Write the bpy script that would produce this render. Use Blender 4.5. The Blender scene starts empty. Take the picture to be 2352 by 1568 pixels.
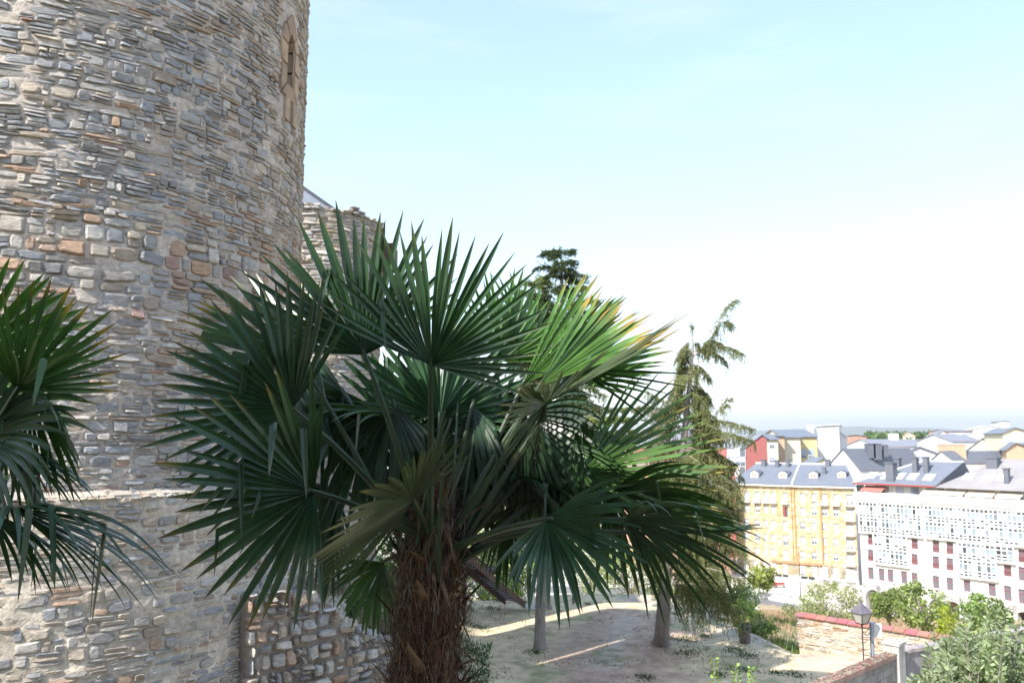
import bpy, math, random
import numpy as np
from mathutils import Vector, noise
random.seed(7); rng = np.random.default_rng(7)
R_ = math.radians
C = bpy.context.scene.collection

# ------------------------------------------------------------ camera
CAMZ = 10.0; FPX = 1882.0; PW, PH = 2352.0, 1568.0
PITCH = math.atan(228.0/FPX); SP, CP = math.sin(PITCH), math.cos(PITCH)
cam_d = bpy.data.cameras.new('camera'); cam = bpy.data.objects.new('camera', cam_d); C.objects.link(cam)
cam.location = (0, 0, CAMZ); cam.rotation_euler = (math.pi/2 + PITCH, 0, 0)
cam_d.sensor_width = 36.0; cam_d.lens = 36.0*FPX/PW; cam_d.clip_start = 0.05; cam_d.clip_end = 40000
cam_d.dof.use_dof = True; cam_d.dof.focus_distance = 3.8; cam_d.dof.aperture_fstop = 6.0
sc = bpy.context.scene; sc.camera = cam

# ------------------------------------------------------------ light
SUN_AZ = 45.0; SUN_EL = 42.0                 # sun to the left and a little behind the camera
sx, sy = -math.cos(R_(SUN_AZ)), -math.sin(R_(SUN_AZ))
sun_dir = Vector((sx*math.cos(R_(SUN_EL)), sy*math.cos(R_(SUN_EL)), math.sin(R_(SUN_EL))))
w = bpy.data.worlds.new('World'); sc.world = w; w.use_nodes = True
nt = w.node_tree; nt.nodes.clear()
sky = nt.nodes.new('ShaderNodeTexSky'); sky.sky_type = 'NISHITA'; sky.sun_disc = False
sky.sun_elevation = R_(SUN_EL); sky.sun_rotation = math.atan2(sx, sy) % (2*math.pi)
sky.altitude = 500; sky.air_density = 1.15; sky.dust_density = 1.0; sky.ozone_density = 1.2
bg = nt.nodes.new('ShaderNodeBackground'); bg.inputs[1].default_value = 0.145
wo = nt.nodes.new('ShaderNodeOutputWorld')
hs = nt.nodes.new('ShaderNodeHueSaturation'); gm_ = nt.nodes.new('ShaderNodeGamma'); gm_.inputs[1].default_value = .63; nt.links.new(sky.outputs[0], gm_.inputs[0]); hs.inputs['Saturation'].default_value = 1.2; nt.links.new(gm_.outputs[0], hs.inputs['Color'])
wtc = nt.nodes.new('ShaderNodeTexCoord'); wmp = nt.nodes.new('ShaderNodeMapping'); wmp.inputs['Scale'].default_value = (1.2, 1.2, 7); nt.links.new(wtc.outputs['Generated'], wmp.inputs[0])
wnz = nt.nodes.new('ShaderNodeTexNoise'); wnz.inputs['Scale'].default_value = 2.6; wnz.inputs['Detail'].default_value = 7; wnz.inputs['Roughness'].default_value = .62; nt.links.new(wmp.outputs[0], wnz.inputs[0])
wmr = nt.nodes.new('ShaderNodeMapRange'); wmr.inputs[1].default_value = .5; wmr.inputs[2].default_value = .75; wmr.inputs[3].default_value = 0; wmr.inputs[4].default_value = .35; nt.links.new(wnz.outputs[0], wmr.inputs[0])
wmx = nt.nodes.new('ShaderNodeMix'); wmx.data_type = 'RGBA'; nt.links.new(wmr.outputs[0], wmx.inputs[0]); nt.links.new(hs.outputs[0], wmx.inputs[6]); wmx.inputs[7].default_value = (1.7, 1.9, 2.0, 1)   # thin high cloud
nt.links.new(wmx.outputs[2], bg.inputs[0]); nt.links.new(bg.outputs[0], wo.inputs[0])
sd = bpy.data.lights.new('sun', 'SUN'); sd.energy = 2.25; sd.angle = R_(0.5); sd.color = (1.0, 0.95, 0.87)
so = bpy.data.objects.new('sun', sd); C.objects.link(so)
so.rotation_euler = sun_dir.to_track_quat('Z', 'Y').to_euler(); so.location = (-20, -10, 40)
sc.view_settings.view_transform = 'Standard'; sc.view_settings.look = 'None'
sc.view_settings.exposure = 2.1; sc.view_settings.gamma = 1.0
sc.cycles.max_bounces = 6; sc.cycles.transparent_max_bounces = 8

# ------------------------------------------------------------ pixel -> point
def ray(px, py):
    cx = (px-PW/2)/FPX; cy = -(py-PH/2)/FPX
    return Vector((cx, CP-cy*SP, SP+cy*CP))
def at(px, py, Y):
    d = ray(px, py); return Vector((0, 0, CAMZ)) + d*(Y/d.y)
def at_z(px, py, z):
    d = ray(px, py); return Vector((0, 0, CAMZ)) + d*((z-CAMZ)/d.z)

# ------------------------------------------------------------ helpers
def tag(o, label=None, cat=None, group=None, kind=None):
    if label: o['label'] = label
    if cat: o['category'] = cat
    if group: o['group'] = group
    if kind: o['kind'] = kind
    return o
def empty(name, loc, label=None, cat=None, group=None):
    o = bpy.data.objects.new(name, None); C.objects.link(o); o.location = loc; o.empty_display_size = .3
    return tag(o, label, cat, group)
def wloc(o):
    v = Vector(o.location)
    while o.parent: o = o.parent; v += Vector(o.location)
    return v
class MB:
    def __init__(s): s.v = []; s.f = []; s.c = []; s.m = []; s.mi = 0; s.col = (1, 1, 1)
    def add(s, vs, fs, col=None, cols=None):
        b = len(s.v); s.v.extend([tuple(p) for p in vs]); s.f.extend([tuple(b+i for i in f) for f in fs])
        if cols is not None: s.c.extend(cols)
        else: s.c.extend([col or s.col]*len(vs))
        s.m.extend([s.mi]*len(fs))
    def box(s, c, d, rz=0.0, col=None):
        cx, cy, cz = c; x, y, z = d[0]/2, d[1]/2, d[2]/2; ca, sa = math.cos(rz), math.sin(rz)
        vs = [(cx+ca*a*x-sa*b*y, cy+sa*a*x+ca*b*y, cz+e*z) for e in (-1, 1) for a, b in ((-1, -1), (1, -1), (1, 1), (-1, 1))]
        s.add(vs, [(3, 2, 1, 0), (4, 5, 6, 7), (0, 1, 5, 4), (1, 2, 6, 5), (2, 3, 7, 6), (3, 0, 4, 7)], col)
    def tube(s, pts, rad, n=8, col=None, cap=True):
        pts = [Vector(p) for p in pts]; k = len(pts)
        rad = rad if isinstance(rad, (list, tuple)) else [rad]*k
        vs = []; up = Vector((0.13, 0.21, 1)).normalized()
        for i, p in enumerate(pts):
            t = (pts[min(i+1, k-1)]-pts[max(i-1, 0)]).normalized()
            a = t.cross(up)
            if a.length < .15: a = t.cross(Vector((1, 0, 0)))
            a.normalize(); b = t.cross(a)
            vs += [p+(a*math.cos(2*math.pi*j/n)+b*math.sin(2*math.pi*j/n))*rad[i] for j in range(n)]
        fs = [(i*n+j, i*n+(j+1) % n, (i+1)*n+(j+1) % n, (i+1)*n+j) for i in range(k-1) for j in range(n)]
        if cap: fs += [tuple(range(n-1, -1, -1)), tuple((k-1)*n+j for j in range(n))]
        s.add(vs, fs, col)
    def poly_prism(s, pts, z0, z1, col=None):
        n = len(pts); vs = [(p[0], p[1], z0) for p in pts]+[(p[0], p[1], z1) for p in pts]
        s.add(vs, [tuple(range(n-1, -1, -1)), tuple(range(n, 2*n))]+[(i, (i+1) % n, n+(i+1) % n, n+i) for i in range(n)], col)
    def build(s, name, mats, parent=None, loc=None, smooth=False):
        if not isinstance(mats, (list, tuple)): mats = [mats]
        org = wloc(parent) if parent else Vector(loc if loc is not None else (0, 0, 0))
        me = bpy.data.meshes.new(name)
        V = np.array(s.v, dtype=float)-np.array(org)
        me.from_pydata(V.tolist(), [], s.f)
        for m in mats: me.materials.append(m)
        if max(s.m, default=0) > 0: me.polygons.foreach_set('material_index', s.m)
        ca = me.color_attributes.new('Col', 'FLOAT_COLOR', 'POINT')
        cc = np.ones((len(s.v), 4)); cc[:, :3] = np.array(s.c, dtype=float); ca.data.foreach_set('color', cc.ravel())
        if smooth: me.polygons.foreach_set('use_smooth', [True]*len(me.polygons))
        me.update()
        o = bpy.data.objects.new(name, me); C.objects.link(o)
        if parent: o.parent = parent
        else: o.location = org
        return o
def place(src, parent, wl, rz=0.0, first=[None]):
    """a copy of a part's object under another thing"""
    c = src.copy(); C.objects.link(c); c.parent = parent; c.location = Vector(wl)-wloc(parent); c.rotation_euler = (0, 0, rz); return c
def proj(p):
    x, y, z = p[0], p[1], p[2]-CAMZ; w_ = y*CP+z*SP
    return PW/2+FPX*x/w_, PH/2-FPX*(-y*SP+z*CP)/w_
def unit(v): v = Vector(v); v.normalize(); return v
def fbm(v, o=4): return noise.fractal(Vector(v), 1.0, 2.0, o)

def leaves_mesh(name, P, D, ln, wd, cols, mt, parent=None, loc=None, droopy=0):
    """many small leaf-shaped faces in one mesh: P root points, D directions"""
    n = len(P); P = np.asarray(P, float); D = np.asarray(D, float); D /= np.linalg.norm(D, axis=1)[:, None]+1e-9
    up = rng.normal(size=(n, 3)); S = np.cross(D, up); S /= np.linalg.norm(S, axis=1)[:, None]+1e-9
    ln = np.asarray(ln)[:, None]*np.ones((n, 1)); wd = np.asarray(wd)[:, None]*np.ones((n, 1))
    org = np.array(wloc(parent)) if parent else np.array(loc)
    V = np.stack([P, P+D*ln*.45+S*wd, P+D*ln, P+D*ln*.45-S*wd], 1).reshape(-1, 3)-org
    me = bpy.data.meshes.new(name); me.vertices.add(4*n); me.vertices.foreach_set('co', V.ravel())
    me.loops.add(4*n); me.loops.foreach_set('vertex_index', np.arange(4*n)); me.polygons.add(n)
    me.polygons.foreach_set('loop_start', np.arange(n)*4); me.update(calc_edges=True)
    me.materials.append(mt); ca = me.color_attributes.new('Col', 'FLOAT_COLOR', 'POINT')
    cc = np.ones((4*n, 4)); cc[:, :3] = np.repeat(np.asarray(cols), 4, axis=0); ca.data.foreach_set('color', cc.ravel())
    o = bpy.data.objects.new(name, me); C.objects.link(o)
    if parent: o.parent = parent
    else: o.location = org
    return o
def vary(c, n, v=.3): return np.array(c)[None]*(1+rng.uniform(-v, v, (n, 1)))+rng.normal(0, .004, (n, 3))
# ------------------------------------------------------------ materials
def new_mat(name):
    m = bpy.data.materials.new(name); m.use_nodes = True; n = m.node_tree; b = n.nodes['Principled BSDF']; return m, n, b
def N_(n, t, **k):
    x = n.nodes.new(t)
    for a, v in k.items(): setattr(x, a, v)
    return x
def mat(name, col=(1, 1, 1), rough=.7, attr=False, var=.25, scale=5.0, bump=.0, bscale=None, metal=0.0, tint=None, spec=.5, stretch=None, detail=6):
    m, n, b = new_mat(name); L = n.links
    tc = N_(n, 'ShaderNodeTexCoord'); mp = N_(n, 'ShaderNodeMapping'); L.new(tc.outputs['Object'], mp.inputs[0])
    if stretch: mp.inputs['Scale'].default_value = stretch
    nz = N_(n, 'ShaderNodeTexNoise'); nz.inputs['Scale'].default_value = scale; nz.inputs['Detail'].default_value = detail; nz.inputs['Roughness'].default_value = .65
    L.new(mp.outputs[0], nz.inputs[0])
    mr = N_(n, 'ShaderNodeMapRange'); mr.inputs[1].default_value = .3; mr.inputs[2].default_value = .7
    mr.inputs[3].default_value = 1-var; mr.inputs[4].default_value = 1+var; L.new(nz.outputs[0], mr.inputs[0])
    mx = N_(n, 'ShaderNodeMix', data_type='RGBA', blend_type='MULTIPLY'); mx.inputs[0].default_value = 1
    if attr:
        at_ = N_(n, 'ShaderNodeVertexColor'); at_.layer_name = 'Col'
        if col != (1, 1, 1):
            m2 = N_(n, 'ShaderNodeMix', data_type='RGBA', blend_type='MULTIPLY'); m2.inputs[0].default_value = 1
            L.new(at_.outputs[0], m2.inputs[6]); m2.inputs[7].default_value = (*col, 1); L.new(m2.outputs[2], mx.inputs[6])
        else: L.new(at_.outputs[0], mx.inputs[6])
    elif tint:
        n2 = N_(n, 'ShaderNodeTexNoise'); n2.inputs['Scale'].default_value = scale*.37; n2.inputs['Detail'].default_value = 5; L.new(mp.outputs[0], n2.inputs[0])
        r2 = N_(n, 'ShaderNodeMapRange'); r2.inputs[1].default_value = .42; r2.inputs[2].default_value = .6; L.new(n2.outputs[0], r2.inputs[0])
        m2 = N_(n, 'ShaderNodeMix', data_type='RGBA'); m2.inputs[6].default_value = (*col, 1); m2.inputs[7].default_value = (*tint, 1)
        L.new(r2.outputs[0], m2.inputs[0]); L.new(m2.outputs[2], mx.inputs[6])
    else: mx.inputs[6].default_value = (*col, 1)
    L.new(mr.outputs[0], mx.inputs[7]); L.new(mx.outputs[2], b.inputs['Base Color'])
    b.inputs['Roughness'].default_value = rough; b.inputs['Metallic'].default_value = metal
    b.inputs['Specular IOR Level'].default_value = spec
    if bump:
        n3 = N_(n, 'ShaderNodeTexNoise'); n3.inputs['Scale'].default_value = bscale or scale*3; n3.inputs['Detail'].default_value = 8; n3.inputs['Roughness'].default_value = .7
        L.new(mp.outputs[0], n3.inputs[0])
        bp = N_(n, 'ShaderNodeBump'); bp.inputs['Strength'].default_value = 1.0; bp.inputs['Distance'].default_value = bump
        L.new(n3.outputs[0], bp.inputs['Height']); L.new(bp.outputs[0], b.inputs['Normal'])
    return m
def leaf_mat(name, col=(1, 1, 1), trans=.35, rough=.45, var=.3, scale=3.0, spec=.5, tmul=(1.3, 1.5, .5)):
    m, n, b = new_mat(name); L = n.links
    at_ = N_(n, 'ShaderNodeVertexColor'); at_.layer_name = 'Col'
    tc = N_(n, 'ShaderNodeTexCoord'); nz = N_(n, 'ShaderNodeTexNoise'); nz.inputs['Scale'].default_value = scale; nz.inputs['Detail'].default_value = 4
    L.new(tc.outputs['Object'], nz.inputs[0])
    mr = N_(n, 'ShaderNodeMapRange'); mr.inputs[1].default_value = .3; mr.inputs[2].default_value = .7; mr.inputs[3].default_value = 1-var; mr.inputs[4].default_value = 1+var
    L.new(nz.outputs[0], mr.inputs[0])
    mx = N_(n, 'ShaderNodeMix', data_type='RGBA', blend_type='MULTIPLY'); mx.inputs[0].default_value = 1
    L.new(at_.outputs[0], mx.inputs[6]); L.new(mr.outputs[0], mx.inputs[7])
    m2 = N_(n, 'ShaderNodeMix', data_type='RGBA', blend_type='MULTIPLY'); m2.inputs[0].default_value = 1; m2.inputs[7].default_value = (*col, 1)
    L.new(mx.outputs[2], m2.inputs[6]); L.new(m2.outputs[2], b.inputs['Base Color'])
    b.inputs['Roughness'].default_value = rough; b.inputs['Specular IOR Level'].default_value = spec
    m3 = N_(n, 'ShaderNodeMix', data_type='RGBA', blend_type='MULTIPLY'); m3.inputs[0].default_value = 1; m3.inputs[7].default_value = (*tmul, 1)
    L.new(m2.outputs[2], m3.inputs[6])
    tr = N_(n, 'ShaderNodeBsdfTranslucent'); L.new(m3.outputs[2], tr.inputs[0])
    ms = N_(n, 'ShaderNodeMixShader'); ms.inputs[0].default_value = trans
    out = n.nodes['Material Output']; L.new(b.outputs[0], ms.inputs[1]); L.new(tr.outputs[0], ms.inputs[2]); L.new(ms.outputs[0], out.inputs[0])
    return m
M = {}
M['stone'] = mat('stone', attr=True, rough=.95, var=.34, scale=11, bump=.022, bscale=16, stretch=(1, 1, 3.0), spec=.08, detail=10)
M['mortar'] = mat('mortar', attr=True, rough=.95, var=.3, scale=14, bump=.02, bscale=30, spec=.15, detail=9)
M['sandstone'] = mat('sandstone', (.40, .30, .215), .9, attr=True, var=.25, scale=5, bump=.01, spec=.1)
M['dark'] = mat('dark_interior', (.012, .012, .014), .9, var=.1)
M['iron'] = mat('iron', (.03, .03, .035), .5, var=.3, metal=.3, scale=30)
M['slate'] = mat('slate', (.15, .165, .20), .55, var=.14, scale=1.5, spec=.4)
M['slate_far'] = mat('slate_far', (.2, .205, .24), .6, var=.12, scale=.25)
M['slate_brown'] = mat('slate_brown', (.25, .235, .24), .65, var=.14, scale=.3)
M['ground'] = mat('ground', attr=True, rough=.95, var=.3, scale=1.3, bump=.04, bscale=5, spec=.1, detail=10)
M['palm'] = leaf_mat('palm_leaf', trans=.16, rough=.32, var=.25, scale=7, spec=.5, tmul=(1.5, 1.7, .35))
M['petiole'] = mat('petiole', attr=True, rough=.45, var=.25, scale=14)
M['fibre'] = mat('fibre', attr=True, rough=.9, var=.4, scale=25, bump=.01, bscale=60, spec=.15)
M['conifer'] = leaf_mat('conifer_needles', trans=.4, rough=.6, var=.4, scale=.6, spec=.3, tmul=(1.2, 1.3, .5))
M['leaf'] = leaf_mat('broad_leaf', trans=.35, rough=.5, var=.3, scale=1.2, spec=.35)
M['bark'] = mat('bark', (.33, .29, .26), .95, var=.35, scale=3, bump=.05, bscale=9, stretch=(3, 3, .6), spec=.15)
M['dry'] = leaf_mat('dry_grass', trans=.25, rough=.8, var=.25, scale=.8, spec=.1, tmul=(1, 1, .8))
# ============================================================ ground
def smooth(t): t = max(0.0, min(1.0, t)); return t*t*(3-2*t)
def gz(x, y):
    dx = max(0.0, x-12.6-.6*math.sin(y*.35)); dy = max(0.0, y-54-1.5*math.sin(x*.2))
    d = min(math.hypot(dx, dy), max(0.0, y-40.3)) if (dx > 0 or dy > 0) else 0.0
    z = -min(18.0, .178*d+1.1*(1-math.exp(-d/2.5)))
    if d > 95: z = -18.0
    if y < 60: z += 5.0*smooth((-x-1.2)/6.5)*(1-smooth((y-38)/22.0))
    if y < 62: z += .12*fbm((x*.12, y*.12, 3), 3)*(1 if d < 60 else 0)
    return z
def axis(lo, hi, step, outs):
    a = list(np.arange(lo, hi+1e-6, step)); v = hi
    for s, e in outs[1]:
        while v < e: v += s; a.append(v)
    v = lo; pre = []
    for s, e in outs[0]:
        while v > e: v -= s; pre.append(v)
    return pre[::-1]+a
xs = axis(-9, 26, .33, ([(1.5, -40), (8, -120), (60, -700), (900, -14000)], [(1.5, 110), (8, 250), (60, 700), (900, 14000)]))
ys = axis(24, 60, .33, ([(1.5, 0), (10, -60), (200, -900)], [(2, 170), (10, 400), (80, 1500), (900, 17000)]))
PATCH = [at_z(1440, 1420, 0), at_z(1420, 1470, 0), at_z(1385, 1530, 0), at_z(1500, 1445, 0)]
PATH = [at_z(1380, 1350, 0), at_z(1500, 1385, 0), at_z(1610, 1410, 0), at_z(1700, 1450, 0), at_z(1800, 1490, 0), at_z(1950, 1520, 0), at_z(2200, 1540, 0)]
def segd(p, a, b):
    ab = (b-a); t = max(0, min(1, (p-a).dot(ab)/ab.length_squared)); return (p-(a+ab*t)).length
def gcol(x, y, z):
    p = Vector((x, y, 0)); n1 = fbm((x*.35, y*.35, 0), 5); n2 = fbm((x*1.3, y*1.3, 5), 4)
    dry = np.array((.64, .52, .35)); dirt = np.array((.48, .355, .275)); grass = np.array((.10, .15, .055)); pale = np.array((.42, .36, .31))
    c = dry*(1+.18*n2)
    if 24 < y < 60 and -9 < x < 26:
        d = min(segd(p, PATCH[0], PATCH[1]), segd(p, PATCH[1], PATCH[2]), (p-PATCH[3]).length+1.0)
        k = smooth(1.25-(d-1.2+1.6*n1)/2.4); c = c*(1-k)+dirt*(1+.2*n2)*k
        kk = smooth(1.1-(min(segd(p, PATCH[0], PATCH[1]), segd(p, PATCH[1], PATCH[2]))+.8*n2)/1.1)*.75; c = c*(1-kk)+np.array((.56, .47, .40))*kk
        d = min(segd(p, PATH[i], PATH[i+1]) for i in range(len(PATH)-1))
        k = smooth(1.3-(d+.8*n1)/.9)*.8; c = c*(1-k)+pale*k
        g = smooth((n1*1.1+n2*.9-.4)/.35)*.55; c = c*(1-g)+grass*1.3*g
    elif y < 170:
        g = smooth((n1+.1)/.5); c = np.array((.40, .30, .20))*(1+.2*n2)*(1-.5*g)+np.array((.14, .19, .06))*.5*g
    if x < -1.5 and y < 60:
        g = smooth((-x-1.5)/2.5)*(.75+.25*n1); c = c*(1-g)+np.array((.085, .14, .055))*(1+.3*n2)*g
    if z < -1 and 45 < y < 90 and x > 6:
        g = smooth(1-abs(x-15-.15*(y-45)+4*n1)/6)*.7; c = c*(1-g)+np.array((.13, .2, .05))*g
    if y > 170: c = np.array((.34, .31, .27))*(1+.2*n1) if y < 900 else np.array((.12, .15, .09))
    return tuple(np.clip(c, .02, .8))
g = MB(); nx, ny = len(xs), len(ys); vs = []; cs = []
for y in ys:
    for x in xs:
        z = gz(x, y); vs.append((x, y, z)); cs.append(gcol(x, y, z))
g.add(vs, [(j*nx+i, j*nx+i+1, (j+1)*nx+i+1, (j+1)*nx+i) for j in range(ny-1) for i in range(nx-1)], cols=cs)
tag(g.build('ground', M['ground'], smooth=True), kind='structure')

def gon(px, py):
    """first point of the ground under a pixel"""
    d = ray(px, py); t = 12.0
    while t < 900:
        p = Vector((0, 0, CAMZ))+d*t
        if p.z <= gz(p.x, p.y): return p
        t += .25
    return p
# ============================================================ masonry
def stones(mb, fmap, s0, s1, z0, z1, H, W, dep, pal, gap=.012, skip=None, split=.35, wave=.04, drop=0.04):
    z = z0; rnd = random.random; row = 0
    while z < z1:
        h = H[0]+(H[1]-H[0])*rnd()**1.6; s = s0-rnd()*W[0]; ph = rnd()*9
        while s < s1:
            wd = W[0]+(W[1]-W[0])*rnd()**1.5
            if h > 1.2*(H[0]+H[1])/2: wd *= .75
            wz = wave*fbm((s*.5, z*.6, ph*.0+2.2), 2)
            n = 1 if rnd() > split or h < H[0]*1.6 else random.choice((2, 2, 3))
            hh = h/n
            for k in range(n):
                if rnd() < drop: continue
                w_ = wd*(1 if n == 1 else random.uniform(.85, 1.1)); cs_ = s+wd/2+random.uniform(-.02, .02); cz_ = z+wz+hh*(k+.5)
                if skip and skip(cs_, cz_, w_/2, hh/2): continue
                a = max(.012, w_/2-gap*random.uniform(.3, 1.6)); b = max(.01, hh/2-gap*random.uniform(.3, 1.3))
                d = dep*random.uniform(.35, 1.15); tx = random.uniform(-.35, .35)*d; tz = random.uniform(-.45, .35)*d; rot = random.gauss(0, .05)
                e = random.uniform(.25, .6); m = 10; th0 = rnd()*6.28; outl = []
                for q in range(m):
                    th = th0+2*math.pi*(q+random.uniform(-.25, .25))/m; c_, s_ = math.cos(th), math.sin(th)
                    rr = random.uniform(.86, 1.04)
                    ox = a*math.copysign(abs(c_)**e, c_)*rr; oz = b*math.copysign(abs(s_)**e, s_)*rr
                    outl.append((ox, oz+ox*rot))
                col = pal(cs_, cz_, a*b); vs = []; cols = []
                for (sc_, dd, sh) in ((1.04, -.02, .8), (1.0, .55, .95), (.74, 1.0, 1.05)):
                    for ox, oz in outl:
                        o_ = dd*d if dd > 0 else dd
                        if dd > .9: o_ += tx*ox/a+tz*oz/b+random.uniform(-.08, .08)*d
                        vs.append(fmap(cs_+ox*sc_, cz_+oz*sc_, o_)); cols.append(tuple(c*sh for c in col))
                vs.append(fmap(cs_, cz_, d*random.uniform(.95, 1.15))); cols.append(col)
                fs = [(r*m+q, r*m+(q+1) % m, (r+1)*m+(q+1) % m, (r+1)*m+q) for r in (0, 1) for q in range(m)]
                fs += [(2*m+q, 2*m+(q+1) % m, 3*m) for q in range(m)]
                mb.add(vs, fs, cols=cols)
            s += wd
        z += h; row += 1
def grid_skin(mb, fmap, s0, s1, z0, z1, step, amp, colf, hole=None, sn=3.0, bias=0.0):
    ns = max(2, int((s1-s0)/step)); nz_ = max(2, int((z1-z0)/step)); vs = []; cs = []
    for j in range(nz_+1):
        for i in range(ns+1):
            s = s0+(s1-s0)*i/ns; z = z0+(z1-z0)*j/nz_
            vs.append(fmap(s, z, bias+amp*fbm((s*sn, z*sn*1.6, 7.7), 4))); cs.append(colf(s, z))
    fs = []
    for j in range(nz_):
        for i in range(ns):
            if hole and hole(s0+(s1-s0)*(i+.5)/ns, z0+(z1-z0)*(j+.5)/nz_): continue
            fs.append((j*(ns+1)+i, j*(ns+1)+i+1, (j+1)*(ns+1)+i+1, (j+1)*(ns+1)+i))
    mb.add(vs, fs, cols=cs)
BLUE = (0.303, 0.299, 0.304); GREY = (0.353, 0.331, 0.309); LIGHT = (0.444, 0.414, 0.378); BROWN = (0.362, 0.299, 0.245); ORANGE = (0.398, 0.281, 0.209); RED = (0.316, 0.217, 0.186); BEIGE = (0.435, 0.377, 0.314); DARK = (0.234, 0.227, 0.223)
def pick(ws):
    t = random.random()*sum(w_ for w_, _ in ws)
    for w_, c in ws:
        t -= w_
        if t <= 0: break
    v = random.uniform(.86, 1.16); j = random.uniform(-.012, .012)
    return (c[0]*v+j, c[1]*v, max(.01, c[2]*v-j))

# ============================================================ near round tower
TR = 4.0; TC = (-1.929*TR, 3.38*TR)
ZL = 9.33
def trad(z):
    if z >= ZL: return TR+(.0)*(z-ZL)
    return TR+.13+.05*min(4.0, ZL-z)
def tmap(s, z, d):
    a = s/TR; r = trad(z)+d; return (TC[0]+r*math.sin(a), TC[1]-r*math.cos(a), z)
WA = None
for k in range(2000):                              # the angle at which the window stands in the photograph
    a = k*math.pi/2/2000
    p = tmap(a*TR, 14.5, 0)
    if proj(p)[0] >= 657: WA = a*TR; break
WZ0, WZ1 = at(656, 200, tmap(WA, 14, 0)[1]).z, at(658, 78, tmap(WA, 14, 0)[1]).z
WH = .17
def in_win(s, z, a=0, b=0): return abs(s-WA) < .37+a and WZ0-.62-b < z < WZ1+.42+b
def pal_tower(s, z, A):
    a = s/TR
    if z > ZL:
        b = math.exp(-((z-12.1)/.9)**2)             # the band of bigger brown stones
        rt = max(0.0, (a-.95)/.4)
        f = max(0, 1-rt)
        return pick([(5*f, BLUE), (3.2, GREY), (1.6, LIGHT), (1.0+3.4*b+1.6*rt, BROWN), (.25+4.2*b, ORANGE), (.12+.3*b, RED), (.7+3.5*rt+b, BEIGE), (.7*f, DARK)])
    return pick([(1.5, BLUE), (2.5, GREY), (2, LIGHT), (2.2, BROWN), (.45, ORANGE), (3, BEIGE)])
def morc(s, z):
    n = fbm((s*1.1, z*1.4, 1), 4); k = 1+.28*n
    return (.50*k, .43*k, .375*k) if z > ZL else (.53*k, .46*k, .38*k)
tower = empty('round_tower', (TC[0], TC[1], 0), 'large round castle tower of grey schist stone with one narrow barred window', 'tower')
mb = MB(); mb.mi = 0
S0, S1 = -.75*TR, 2.3*TR
grid_skin(mb, tmap, S0, S1, 3.5, 20.5, .06, .03, morc, bias=.0, sn=2.4, hole=lambda s, z: abs(s-WA) < WH and WZ0 < z < WZ1)
# the rest of the shell
k = 40; vs = []; vs2 = []
for (za, zb, sa, sb) in ((3.5, 20.5, S1, S0+2*math.pi*TR), (20.5, 25.5, S0, S0+2*math.pi*TR), (-.5, 3.5, S0, S0+2*math.pi*TR)):
    vs = [tmap(sa+(sb-sa)*i/k, z, -.02) for z in (za, zb) for i in range(k+1)]
    mb.add(vs, [(i, i+1, k+2+i, k+1+i) for i in range(k)], col=(.33, .3, .27))
mb.add([tmap(2*math.pi*TR*i/40, 25.5, 0) for i in range(40)], [tuple(range(40))], col=(.3, .28, .26))
mb.mi = 1
sk = lambda s, z, a, b: in_win(s, z, a*.3, b*.3)
stones(mb, tmap, S0, S1, ZL+.05, 11.6, (.05, .16), (.13, .48), .032, pal_tower, skip=sk, gap=.007)
stones(mb, tmap, S0, S1, 11.6, 12.9, (.08, .25), (.16, .5), .04, pal_tower, skip=sk, gap=.009)
stones(mb, tmap, S0, S1, 12.9, 20.3, (.05, .15), (.12, .46), .034, pal_tower, skip=sk, split=.45, wave=.12, gap=.006)
stones(mb, tmap, S0, S1, 3.6, ZL-.06, (.05, .17), (.14, .5), .024, pal_tower, skip=sk, gap=.012, drop=.15)
mb.build('wall', [M['mortar'], M['stone']], tower)
mb = MB()                                            # the ledge where the base flares
for i in range(120):
    s = S0+(S1-S0)*i/120; wd = (S1-S0)/120*random.uniform(.8, 1.05); h = random.uniform(.05, .11); o_ = random.uniform(.02, .09)
    c = pick([(2, GREY), (3, BEIGE), (1, BROWN)])
    vs = [tmap(s+a*wd, ZL-.04+b*h+random.uniform(-.02, .02), dd) for b in (0, 1) for a, dd in ((0, .0), (0, o_-.03*b), (1, o_-.02-.03*b), (1, .0))]
    mb.add(vs, [(0, 1, 2, 3), (7, 6, 5, 4), (1, 5, 6, 2), (0, 4, 5, 1), (2, 6, 7, 3)], col=c)
mb.build('ledge', M['stone'], tower)
# the window: sandstone surround with a pointed head, dark recess, iron grille
sur = MB()
def frame_poly(inner, outer, d0, d1):
    n = len(inner)
    for i in range(n):
        j = (i+1) % n; g_ = .06
        def L_(a, b, t): return (a[0]*(1-t)+b[0]*t, a[1]*(1-t)+b[1]*t)
        q4 = [L_(inner[i], inner[j], g_), L_(outer[i], outer[j], g_), L_(outer[i], outer[j], 1-g_), L_(inner[i], inner[j], 1-g_)]
        e = random.uniform(-.008, .01); v = random.uniform(.82, 1.12)
        vs = [tmap(WA+p[0], p[1], d1+e) for p in q4]+[tmap(WA+q4[k][0], q4[k][1], (d0-.2) if k in (0, 3) else d0) for k in range(4)]
        sur.add(vs, [(0, 1, 2, 3), (0, 4, 5, 1), (1, 5, 6, 2), (2, 6, 7, 3), (3, 7, 4, 0)], col=(v, v*.98, v*.95))
hh_ = WZ1-WZ0
inner = [(-WH, WZ0), (WH, WZ0), (WH, WZ0+.33*hh_), (WH, WZ0+.72*hh_), (.1, WZ0+.88*hh_), (.0, WZ1), (-.1, WZ0+.88*hh_), (-WH, WZ0+.72*hh_), (-WH, WZ0+.33*hh_)]
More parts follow.
